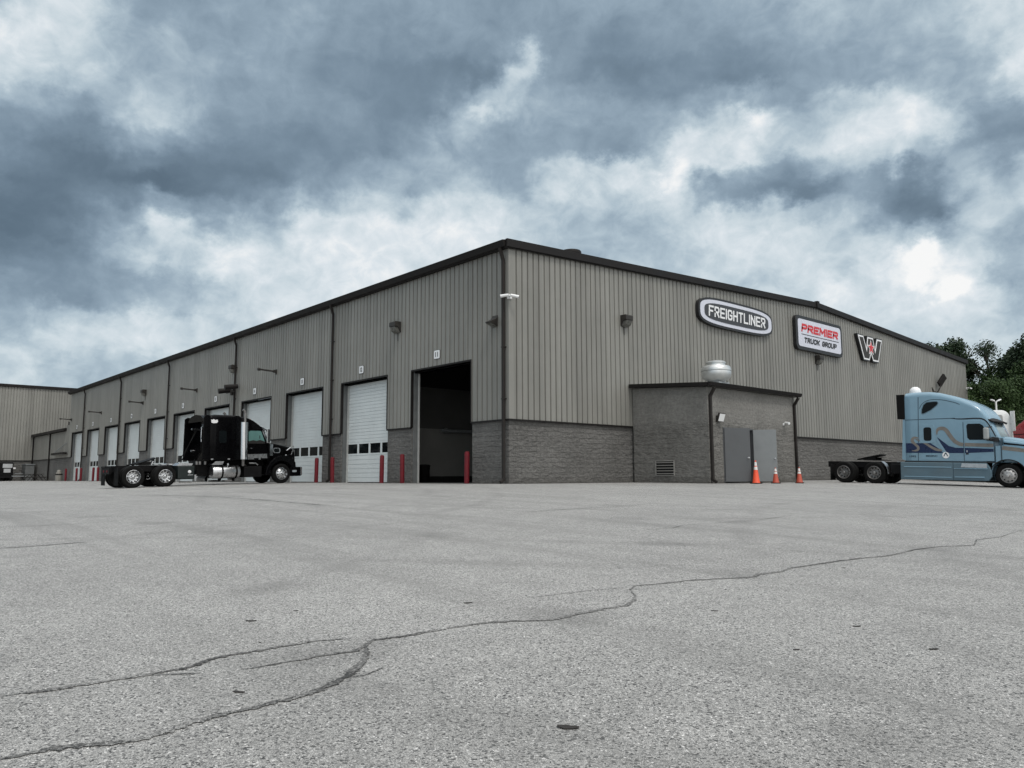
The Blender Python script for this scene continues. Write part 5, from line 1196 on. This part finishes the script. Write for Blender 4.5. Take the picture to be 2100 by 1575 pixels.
        mb = MB(); mb.prism([(3.42, 0.955), (3.95, 0.955), (4.02, 1.12), (3.62, 1.12)], lambda a, b, k: (a, s*k, b), 0.75, 1.18); mb.build('tank_step', M['alu'], t)
        mb = MB(); mb.tube([(4.28, s*1.0, 0.92), (4.28, s*1.0, 1.02)], 0.06, 12); mb.build('filler_cap', CH, ft)
        # battery/tool box behind the sleeper, with bright deck plate
        mb = MB(); mb.box(1.90, 2.66, s*0.55, s*1.17, 0.32, 0.94); bx = mb.build('battery_box', M['greenbox'], t, bevel=0.05)
        mb = MB(); mb.prism([(1.86, 0.945), (2.55, 0.945), (2.60, 1.04), (2.0, 1.07)], lambda a, b, k: (a, s*k, b), 0.55, 1.10); mb.build('deck_plate', M['alu'], bx)
        mb = MB(); mb.lathe([(0.075, 0), (0.07, 0.03), (0, 0.045)], 18, Matrix.Translation((2.42, s*1.172, 0.66)) @ Matrix.Rotation(R(-90*s), 4, 'X'), cap=False); mb.build('air_valve', M['white'], bx)
        mb = MB(); mb.box(2.35, 2.58, s*1.171, s*1.18, 0.50, 0.53); mb.box(2.68, 2.76, s*0.9, s*1.1, 0.22, 0.52); mb.build('latch', M['alu'], bx)
        # step box under the door
        mb = MB(); mb.box(5.02, 5.92, s*0.60, s*1.15, 0.34, 0.86); sb = mb.build('step_box', M['chassis'], t, bevel=0.03)
        mb = MB(); mb.tube([(5.28, s*1.12, 1.02), (5.6, s*1.13, 1.01), (5.72, s*1.1, 0.93)], 0.035, 8); mb.box(5.2, 5.34, s*1.13, s*1.165, 1.28, 1.38); mb.box(5.2, 5.5, s*1.13, s*1.16, 1.20, 1.25); mb.box(5.75, 5.84, s*1.13, s*1.165, 1.18, 1.26); mb.build('step_trim', M['alu'], sb)
        mb = MB(); mb.box(2.0, 2.6, s*1.05, s*1.1, 0.16, 0.22); mb.build('under_bracket', M['alu_dull'], t); mb = MB(); mb.box(4.15, 4.5, s*0.6, s*1.0, 0.17, 0.24); mb.build('under_bracket', M['alu_dull'], t)
    mb = MB(); mb.box(3.0, 6.3, -0.5, 0.5, 0.45, 1.16); mb.build('engine_bay', M['chassis'], t)
    mb = MB()
    for u in (2.9, 3.05, 3.3): mb.tube([(u, -0.75, 0.98), (u, -0.75, 1.13)], 0.06, 12)
    mb.build('air_fitting', M['alu_dull'], t)
    return t
black_truck()

M['steer_alu'] = mat('cleaner_wheel_aluminium', (0.42, 0.415, 0.41), 0.35, 0.6, var=0.15, scale=10)
def aero_truck(name, label, paint, low, loc, rz, pitch, livery=False):
    t = thing(name, label, 'truck', loc)
    t.rotation_euler = (Matrix.Rotation(R(rz), 3, 'Z') @ Matrix.Rotation(R(pitch), 3, 'Y')).to_euler()
    chassis(t, 8.0)
    for s in (-1, 1):
        for u in (0, 1.35): wheel(t, u, s, 'dual', M['alu_dull'])
        wheel(t, 6.56, s, 'steer', M['steer_alu'], yo=1.18)
        mudflap(t, -0.60, s, 0.10, 0.86)
    fifth_wheel(t, 0.95, 1.10, 12)
    # rear wheel guards in front of the drive tyres
    for s in (-1, 1):
        mb = MB(); pts = [(1.35+0.60*math.cos(R(a)), 0.485+0.60*math.sin(R(a))) for a in (58, 42, 26, 10, -4)]
        for a, b in zip(pts, pts[1:]): mb.beam((a[0], s*1.02, a[1]), (b[0], s*1.02, b[1]), 0.36, 0.012)
        mb.build('wheel_guard', M['alu'], t)
        mb = MB(); mb.box(1.95, 2.48, s*0.5, s*0.95, 0.45, 0.9); mb.build('air_tank', M['chassis'], t, bevel=0.05)
    # cab + sleeper shell
    prof = [(2.70, 3.96, 1.16), (2.74, 4.00, 1.195), (3.0, 4.02, 1.20), (3.31, 4.03, 1.20), (3.7, 4.02, 1.20), (4.1, 3.96, 1.20), (4.52, 3.84, 1.20), (4.9, 3.70, 1.20), (5.28, 3.52, 1.20), (5.6, 3.34, 1.20),
            (5.83, 3.17, 1.19), (6.02, 2.98, 1.16), (6.16, 2.78, 1.10), (6.30, 2.58, 1.06), (6.48, 2.28, 1.03), (6.62, 2.06, 1.0)]
    prof = [(u if u < 5.5 else 5.5+(u-5.5)*0.68, z, w) for u, z, w in prof]
    secs = []
    for u, zt_, hw in prof:
        r = (0.22 if livery else 0.5) if u < 5.9 else 0.16
        secs.append([(u, a, b) for a, b in rrect(hw, 1.02, zt_, r, 6, 0.04)])
    mb = MB(); mb.smooth = True; mb.loft(secs); cab = mb.build('cab', paint, t, angle=45)
    # seams
    for s in (-1, 1):
        mb = MB(); y = 1.2035
        def line(p, w=0.022): swoosh(mb, p, [w]*len(p), s, y)
        mb.add([(2.72, s*y, 2.80), (2.72, s*y, 2.825), (4.7, s*y, 2.865), (4.7, s*y, 2.835)], [(0, 1, 2, 3)])
        mb.add([(3.20, s*y, 1.04), (3.225, s*y, 1.04), (3.30, s*y, 3.80), (3.272, s*y, 3.80)], [(0, 1, 2, 3)])
        mb.add([(4.98, s*y, 1.04), (5.0, s*y, 1.04), (5.0, s*y, 2.68), (4.98, s*y, 2.68)], [(0, 1, 2, 3)])
        mb.add([(6.10, s*y, 1.05), (6.12, s*y, 1.05), (6.10, s*y, 1.95), (6.085, s*y, 1.95)], [(0, 1, 2, 3)])
        line([(3.32, 3.30), (3.45, 3.55), (3.75, 3.68), (4.2, 3.66), (4.7, 3.52), (4.9, 3.42)], 0.025)
        o = mb.build('panel_seam', M['seam'], cab)
        # drip rail over the door
        mb = MB(); swoosh(mb, [(4.55, 2.845), (4.9, 2.80), (5.5, 2.83), (5.75, 2.80), (5.90, 2.64), (6.03, 2.38), (6.17, 2.06)], [0.02, 0.045, 0.05, 0.05, 0.045, 0.045, 0.04], s, 1.206); mb.build('drip_rail', M['trim'], cab)
        # door
        mb = MB(); side(mb, [(5.02, 1.06), (6.09, 1.06), (6.07, 1.98), (5.80, 2.66), (5.66, 2.74), (5.08, 2.74), (5.02, 2.68)], s, 1.215, 0.03); d = mb.build('door', paint, cab, bevel=0.008)
        def ro(poly): return poly
        win = [(5.12, 2.52), (5.17, 2.60), (5.62, 2.60), (5.73, 2.52), (5.97, 2.02), (5.94, 1.93), (5.22, 1.93), (5.14, 2.02)]
        mb = MB(); side(mb, win, s, 1.2215, 0.02); mb.build('window', M['glass'], d)
        mb = MB(); side(mb, rpoly(5.06, 5.17, 1.32, 1.56, 0.02, 3), s, 1.222, 0.02); h = mb.build('handle', M['black'], d)
        mb = MB(); side(mb, rpoly(5.09, 5.13, 1.42, 1.50, 0.015, 3), s, 1.226, 0.01); mb.build('handle_badge', M['alu'], h)
        # sleeper windows
        mb = MB(); side(mb, rpoly(3.29, 3.88, 1.80, 2.62, 0.10), s, 1.210, 0.02); fr = mb.build('window_frame', paint, cab, bevel=0.008)
        mb = MB(); side(mb, rpoly(3.46, 3.77, 1.90, 2.48, 0.09), s, 1.2165, 0.02); mb.build('window', M['glass'], fr)
        tear = [(3.42, 3.10), (3.43, 3.26), (3.50, 3.45), (3.62, 3.55), (3.85, 3.57), (4.02, 3.57), (4.06, 3.52), (4.02, 3.44), (3.78, 3.24), (3.52, 3.10), (3.46, 3.08)]
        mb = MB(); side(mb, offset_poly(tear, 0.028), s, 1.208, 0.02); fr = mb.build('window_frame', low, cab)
        mb = MB(); side(mb, tear, s, 1.213, 0.02); mb.build('window', M['glass'], fr)
        # side extender
        mb = MB(); mb.prism([(2.40, 2.86), (2.71, 2.84), (2.71, 3.94), (2.38, 3.94)], lambda a, b, k: (a, s*k, b), 1.15, 1.19); mb.build('side_extender', M['rubber'] if livery else paint, t)
        mb = MB(); mb.prism([(2.55, 1.10), (2.71, 1.04), (2.71, 2.84), (2.62, 2.84)], lambda a, b, k: (a, s*k, b), 1.14, 1.18); mb.build('side_fairing', paint, t)
        # skirt
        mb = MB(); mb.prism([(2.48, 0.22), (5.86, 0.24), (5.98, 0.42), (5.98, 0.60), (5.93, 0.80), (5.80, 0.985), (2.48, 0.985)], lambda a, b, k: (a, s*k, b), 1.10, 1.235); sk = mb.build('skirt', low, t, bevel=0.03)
        mb = MB()
        side(mb, [(2.62, 0.76), (4.5, 0.76), (4.5, 0.80), (2.62, 0.80)], s, 1.25, 0.03); side(mb, [(2.62, 0.335), (4.5, 0.335), (4.5, 0.375), (2.62, 0.375)], s, 1.25, 0.03); side(mb, [(4.62, 0.36), (5.72, 0.36), (5.72, 0.42), (4.62, 0.40)], s, 1.27, 0.05); side(mb, [(4.60, 0.72), (5.85, 0.72), (5.85, 0.755), (4.60, 0.74)], s, 1.26, 0.04)
        mb.build('skirt_moulding', paint, sk, bevel=0.008)
        mb = MB(); side(mb, [(4.56, 0.24), (4.58, 0.24), (4.58, 0.98), (4.56, 0.98)], s, 1.239, 0.01); mb.build('panel_seam', M['seam'], sk)
        mb = MB(); side(mb, [(4.86, 0.79), (5.82, 0.77), (5.82, 0.945), (4.90, 0.955)], s, 1.240, 0.02); mb.build('step_plate', M['alu'], sk)
        mb = MB(); mb.box(2.66, 6.15, s*1.16, s*1.21, 0.985, 1.03); mb.build('sill_gap', M['black'], t)
    # windshield, visor
    mb = MB(); vs = []
    for k in range(13):
        y = -1.0+2.0*k/12; c = 0.16*abs(y)**2.4
        vs += [(6.36-c, y, 2.04), (5.98-c*0.85, y, 2.80)]
    mb.smooth = True; mb.add(vs, [(2*i, 2*i+1, 2*i+3, 2*i+2) for i in range(12)]); o = mb.build('windshield', mat_glass('windshield_glass', (0.30, 0.36, 0.37), 0.06), cab); so = o.modifiers.new('t', 'SOLIDIFY'); so.thickness = 0.02  # pale base colour imitates sky reflected in the windshield
    mb = MB(); vs = []
    for k in range(13):
        y = -1.12+2.24*k/12; c = 0.18*abs(y/1.12)**2.4
        vs += [(5.88-c*0.9, y, 2.88), (6.26-c, y, 2.70)]
    mb.add(vs, [(2*i, 2*i+1, 2*i+3, 2*i+2) for i in range(12)]); o = mb.build('sun_visor', M['trim'], cab); so = o.modifiers.new('t', 'SOLIDIFY'); so.thickness = 0.05
    mb = MB(); mb.prism(rpoly(-0.70 if not livery else -0.95, 0.30 if not livery else 0.95, 1.3, 3.74 if not livery else 3.6, 0.12), lambda a, b, k: (k, a, b), 2.66, 2.70); mb.build('rear_panel', M['grey_panel'], cab)
    for s in (-1, 1):
        mb = MB(); mb.prism(rpoly(5.80, 5.99, 1.94, 2.42, 0.06), lambda a, b, k: (a, s*k, b), 1.36, 1.58); mm = mb.build('mirror', M['grey_panel'], t, bevel=0.05)
        mb = MB(); mb.beam((6.12, s*1.16, 2.0), (5.98, s*1.42, 1.97), 0.10, 0.07); mb.beam((6.02, s*1.16, 2.46), (5.9, s*1.40, 2.43), 0.06, 0.05); mb.build('mirror_arm', M['black'], mm)
        mb = MB(); side(mb, [(5.82, 1.90), (6.26, 1.84), (6.26, 2.02), (6.05, 2.05)], s, 1.222, 0.2); mb.build('mirror_base', M['black'], cab)
    # hood
    secs = []
    for u, zt_, hw in ((6.15, 2.04, 0.98), (6.36, 2.06, 0.98), (6.5, 2.06, 1.0), (6.9, 2.0, 0.98), (7.4, 1.90, 0.93), (7.9, 1.74, 0.86), (8.2, 1.58, 0.80), (8.34, 1.40, 0.76)):
        secs.append([(u, a, b) for a, b in rrect(hw, 1.0, zt_, 0.22, 6, 0.05)])
    mb = MB(); mb.smooth = True; mb.loft(secs); hood = mb.build('hood', paint, t, angle=50)
    mb = MB(); mb.box(8.30, 8.40, -0.62, 0.62, 0.62, 1.34)
    for k in range(6): mb.box(8.40, 8.415, -0.58, 0.58, 0.70+0.11*k, 0.735+0.11*k)
    mb.build('grille', M['chrome'], hood, bevel=0.02)
    for s in (-1, 1):
        arc = [(6.56+0.64*math.cos(R(a)), 0.49+0.62*math.sin(R(a))) for a in range(180, -10, -12)]
        top = [(7.9, 0.50), (8.1, 0.75), (8.1, 1.10), (7.9, 1.36), (7.4, 1.55), (6.9, 1.66), (6.35, 1.70), (6.14, 1.66), (6.14, 1.04), (5.98, 0.98), (5.92, 0.60)][0:]
        mb = MB(); mb.prism(arc+[(7.25, 0.42)]+top[:-2]+[(6.10, 1.0), (6.02, 0.98)], lambda a, b, k: (a, s*k, b), 0.60, 1.20); fe = mb.build('fender', paint, hood, bevel=0.045)
        mb = MB(); arc2 = [(6.56+0.655*math.cos(R(a)), 0.49+0.635*math.sin(R(a))) for a in range(172, -6, -8)]
        for a, b in zip(arc2, arc2[1:]): mb.beam((a[0], s*1.19, a[1]), (b[0], s*1.19, b[1]), 0.05, 0.035)
        mb.build('arch_lip', M['trim'], fe)
        mb = MB(); mb.prism(rpoly(7.82, 8.14, 1.02, 1.34, 0.10, 4), lambda a, b, k: (a, s*k, b), 0.72, 1.13); mb.build('headlight', M['band'], fe, bevel=0.05)
        # hood side vent and upper shoulder
        mb = MB(); mb.prism([(6.36, 1.60), (7.7, 1.52), (7.5, 1.74), (6.9, 1.86), (6.36, 1.93)], lambda a, b, k: (a, s*k, b), 0.80, 1.06); mb.build('hood_shoulder', paint, hood, bevel=0.07)
        mb = MB(); side(mb, [(6.40, 1.82), (7.35, 1.70), (7.28, 1.655), (6.42, 1.745)], s, 1.068, 0.03); mb.build('hood_vent', M['chassis'], hood)
        mb = MB(); side(mb, [(6.33, 1.02), (6.37, 1.02), (6.37, 2.0), (6.33, 2.0)], s, 1.21, 0.4); mb.build('hood_seam', M['seam'], t)
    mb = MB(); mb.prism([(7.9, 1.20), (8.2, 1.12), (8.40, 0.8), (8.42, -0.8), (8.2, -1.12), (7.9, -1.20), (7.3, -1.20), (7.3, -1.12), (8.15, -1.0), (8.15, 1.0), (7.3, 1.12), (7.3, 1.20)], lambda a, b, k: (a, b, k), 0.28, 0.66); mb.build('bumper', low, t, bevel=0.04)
    mb = MB(); mb.box(2.6, 6.3, -0.55, 0.55, 0.45, 1.02); mb.box(2.7, 4.5, -1.05, 1.05, 0.30, 0.9); mb.build('engine_bay', M['chassis'], t)
    if livery:
        mb = MB(); mb.lathe([(0.24, 0), (0.24, 0.10), (0.20, 0.22), (0.10, 0.30), (0, 0.315)], 24, Matrix.Translation((3.0, -0.62, 4.0)), cap=False); mb.build('antenna_dome', M['white'], t)
        s = -1
        # navy band with wedge, swooshes, roundel, small lettering
        mb = MB(); y = 1.2045
        P = lambda pts: mb.add([(a, s*y, b) for a, b in pts], [tuple(range(len(pts)))])
        P([(2.73, 1.38), (4.20, 1.38), (4.05, 1.56), (3.72, 1.80), (2.73, 1.80)])
        P([(4.34, 1.38), (4.86, 1.38), (4.98, 1.38), (4.98, 1.60), (4.68, 1.60), (4.42, 1.68), (3.98, 2.06)])
        y = 1.2225
        P([(5.03, 1.38), (6.08, 1.44), (6.08, 1.56), (5.03, 1.60)])
        mb.build('stripe', M['navy'], cab)
        mb = MB()
        swoosh(mb, [(3.98, 2.16), (3.99, 2.36), (4.12, 2.44), (4.32, 2.40), (4.46, 2.16), (4.62, 1.90), (4.82, 1.76), (4.98, 1.73)], [0.03, 0.11, 0.15, 0.16, 0.16, 0.15, 0.16, 0.15], s, 1.2065)
        swoosh(mb, [(3.25, 2.02), (3.06, 2.06), (2.96, 1.90), (3.10, 1.76), (3.24, 1.62), (3.20, 1.48), (2.96, 1.47)], [0.04, 0.11, 0.14, 0.10, 0.11, 0.10, 0.02], s, 1.2065)
        swoosh(mb, [(3.10, 1.98), (3.46, 1.84), (3.72, 1.64), (3.98, 1.50), (4.22, 1.50)], [0.03, 0.09, 0.10, 0.12, 0.06], s, 1.2066)
        swoosh(mb, [(5.03, 1.735), (5.5, 1.72), (6.08, 1.70)], [0.15, 0.14, 0.15], s, 1.2226)
        swoosh(mb, [(6.38, 1.60), (7.0, 1.52), (7.8, 1.36)], [0.16, 0.16, 0.10], s, 1.2046)
        mb.build('swoosh', M['taupe'], cab)
        mb = MB(); swoosh(mb, [(3.96, 1.98), (4.10, 1.72), (4.30, 1.36)], [0.05, 0.11, 0.10], s, 1.2074); swoosh(mb, [(4.98, 1.615), (4.7, 1.625), (4.42, 1.72), (4.0, 2.06)], [0.03, 0.03, 0.03, 0.02], s, 1.2076); mb.build('pinstripe', paint, cab)
        mb = MB(); mb.lathe([(0.135, 0), (0.135, 0.006), (0, 0.006)], 28, Matrix.Translation((4.30, -1.205, 1.29)) @ Matrix.Rotation(R(90), 4, 'X'), cap=False); ro = mb.build('roundel', M['white'], cab)
        mb = MB(); mb.prism([(4.20, 1.24), (4.24, 1.24), (4.30, 1.35), (4.36, 1.24), (4.40, 1.24), (4.32, 1.40), (4.28, 1.40)], lambda a, b, k: (a, -k, b), 1.211, 1.2135); mb.build('roundel_mark', M['seam'], ro)
        for tx, x0, w, h, z in (('MKEINC', 3.52, 0.46, 0.085, 1.21), ('1092', 2.86, 0.27, 0.08, 1.19)):
            vs, fs = text_shape(tx, w, h, 0, 0.03, 0.003); mb = MB(); mb.add([(x0+v[0], -1.2045-v[2], z+v[1]) for v in vs], fs); mb.build('lettering', M['seam'], cab)
        mb = MB(); side(mb, rpoly(3.34, 4.05, 1.10, 1.36, 0.05), 1*s, 1.2032, 0.003); mb.build('panel_outline', paint, cab)
    return t
aero_truck('semi_truck', 'light blue aerodynamic semi truck with navy stripe and swooshes, backed up to the sign wall', M['blue'], M['blue_low'], (5.2, 17.09, -0.055), 4.0, 1.67, True)
aero_truck('semi_truck', 'white semi truck seen from behind beyond the nose of the blue truck', M['wpaint'], M['wpaint'], (9.9, 26.3, -0.22), 141.0, 0.0)
aero_truck('semi_truck', 'red semi truck at the right edge beyond the white truck', M['rpaint'], M['rpaint'], (13.4, 27.3, -0.35), 141.0, 0.0)

# ------------------------------------------------------------------ pole light, trees
def make_pole():
    x, y = 3.75, 42.9
    t = thing('light_pole', 'twin-headed white light pole rising behind the white truck', 'light pole', (x, y, gz(x, y))); t.scale = (0.81, 0.81, 0.81)
    mb = MB(); mb.tube([(0, 0, 0), (0, 0, 6.75)], [0.10, 0.07], 12); mb.build('pole', M['camwhite'], t)
    for s in (-1, 1):
        dx, dy = 0.26*s, 0.50*s
        mb = MB(); mb.tube([(0, 0, 6.7), (dx*0.35, dy*0.35, 6.85)], 0.035, 8); mb.build('arm', M['camwhite'], t)
        mb = MB(); mb.beam((dx*0.3, dy*0.3, 6.84), (dx*0.95, dy*0.95, 6.98 if s > 0 else 6.94), 0.20, 0.10); mb.build('lamp_head', M['camwhite'], t, bevel=0.03)
make_pole()
def crown_mesh(name, rnd, h0, h, rad, n, leaf, clumps, gap=0.0):
    """crown of leaf-sized faces gathered in clumps round limb ends"""
    vs = []; fs = []; cl = []
    for k in range(clumps):
        t = rnd.random()**0.8; a = rnd.uniform(0, 2*math.pi); prof = math.sin(math.pi*min(1, 0.12+0.88*t))**0.6
        rr = rad*prof*rnd.uniform(0.35, 1.0); z = h0+(h-h0-rad*0.35)*t
        cl.append((rr*math.cos(a), rr*math.sin(a), z, rad*rnd.uniform(0.20, 0.42)*(1-gap*0.4)))
    for k in range(n):
        cx, cy, cz, cr = cl[k % clumps]
        d = Vector((rnd.gauss(0, 1), rnd.gauss(0, 1), rnd.gauss(0, 0.75))).normalized()*cr*rnd.random()**0.4
        p = Vector((cx, cy, cz))+d
        nrm = Vector((rnd.gauss(0, 1), rnd.gauss(0, 1), rnd.gauss(0.5, 1))).normalized(); a = nrm.orthogonal().normalized(); b = nrm.cross(a)
        s = leaf*rnd.uniform(0.6, 1.35); i = len(vs)
        vs += [p-a*s, p-b*s*0.55, p+a*s, p+b*s*0.55]; fs.append((i, i+1, i+2, i+3))
    mb = MB(); mb.add(vs, fs); return mb, cl
def make_tree_kind(name, seed, h, rad, base, n, leaf, clumps, leafm, gap=0.0):
    rnd = random.Random(seed)
    t = thing(name, '', 'tree')
    mb, cl = crown_mesh(name, rnd, base, h, rad, n, leaf, clumps, gap); mb.build('crown', M[leafm], t, recalc=False)
    tr = MB(); tr.tube([(0, 0, -0.3), (0.1, 0.05, h*0.3), (0.0, 0.15, h*0.6), (0.15, 0.1, h*0.88)], [0.30, 0.22, 0.14, 0.04], 10)
    for cx, cy, cz, cr in cl[:22]:
        z0 = max(h*0.22, min(h*0.8, cz-0.35*math.hypot(cx, cy)-0.6)); tr.tube([(0.05, 0.1, z0), (cx*0.5, cy*0.5, (z0+cz)/2+0.2), (cx, cy, cz)], [0.09, 0.06, 0.02], 6)
    tr.build('trunk', M['bark'], t)
    return t
def make_trees():
    kinds = {
        'a': make_tree_kind('broadleaf_tree', 1, 13.5, 3.5, 2.0, 32400, 0.13, 46, 'leafb'),
        'b': make_tree_kind('broadleaf_tree', 2, 11.0, 3.4, 1.2, 32400, 0.12, 42, 'leafa'),
        'c': make_tree_kind('sparse_tree', 3, 14.0, 3.4, 5.5, 3000, 0.11, 30, 'leafb', 0.6),
        'd': make_tree_kind('shrub_tree', 4, 7.5, 3.6, 0.2, 28800, 0.1, 36, 'leafc')}
    def at(px, dist):                # a spot seen in that direction from the yard
        a = 2.41620392-math.atan((px-1050)/1594.6)
        return (22.18+dist*math.cos(a), -19.52+dist*math.sin(a))
    spots = [  # kind, px-like bearing, distance, scale, label
        ('a', 1922, 98, 1.15, 'dark round-topped tree rising behind the far end of the roof'),
        ('a', 1972, 94, 1.13, 'dark full-crowned tree just right of the roof end, the tallest of the left clump'),
        ('c', 2032, 94, 1.08, 'sparse tree with bare upper branches and sky showing through its crown'),
        ('a', 2132, 88, 1.06, 'tall tree at the right edge of the photo, its top standing clear'),
        ('b', 2076, 92, 1.08, 'mid-green tree behind the twin-headed light pole'),
        ('b', 1992, 84, 0.84, 'mid-green tree beside the far building corner, under the sparse tree'),
        ('d', 2020, 78, 1.00, 'bright green bushy tree low under the sparse tree'),
        ('b', 2056, 80, 0.82, 'lower tree directly left of the light pole head'),
        ('d', 2086, 76, 1.05, 'bright bushy tree low behind the red truck'),
        ('b', 2135, 84, 1.04, 'dense tree half cut off by the right edge of the photo'),
        ('a', 2185, 92, 1.00, 'dark tree whose left flank alone shows at the right edge'),
        ('d', 2000, 74, 0.85, 'small bush at the foot of the building corner'),
        ('b', 2052, 72, 0.72, 'small dense tree above the white truck cab'),
        ('b', 2110, 74, 0.78, 'small dense tree above the red truck cab'),
        ('a', 1888, 104, 1.06, 'tree mostly hidden behind the roof slope, only its top showing')]
    used = set(); rnd = random.Random(5)
    for k, px, dist, sc, lab in spots:
        o = kinds[k] if k not in used else copy_tree(kinds[k]); used.add(k)
        x, y = at(px, dist); o.location = (x, y, gz(x, y)); o.rotation_euler = (0, 0, rnd.uniform(0, 6.28)); o.scale = (sc, sc, sc)
        tag(o, lab, 'tree', 'trees beyond the sign wall')
make_trees()
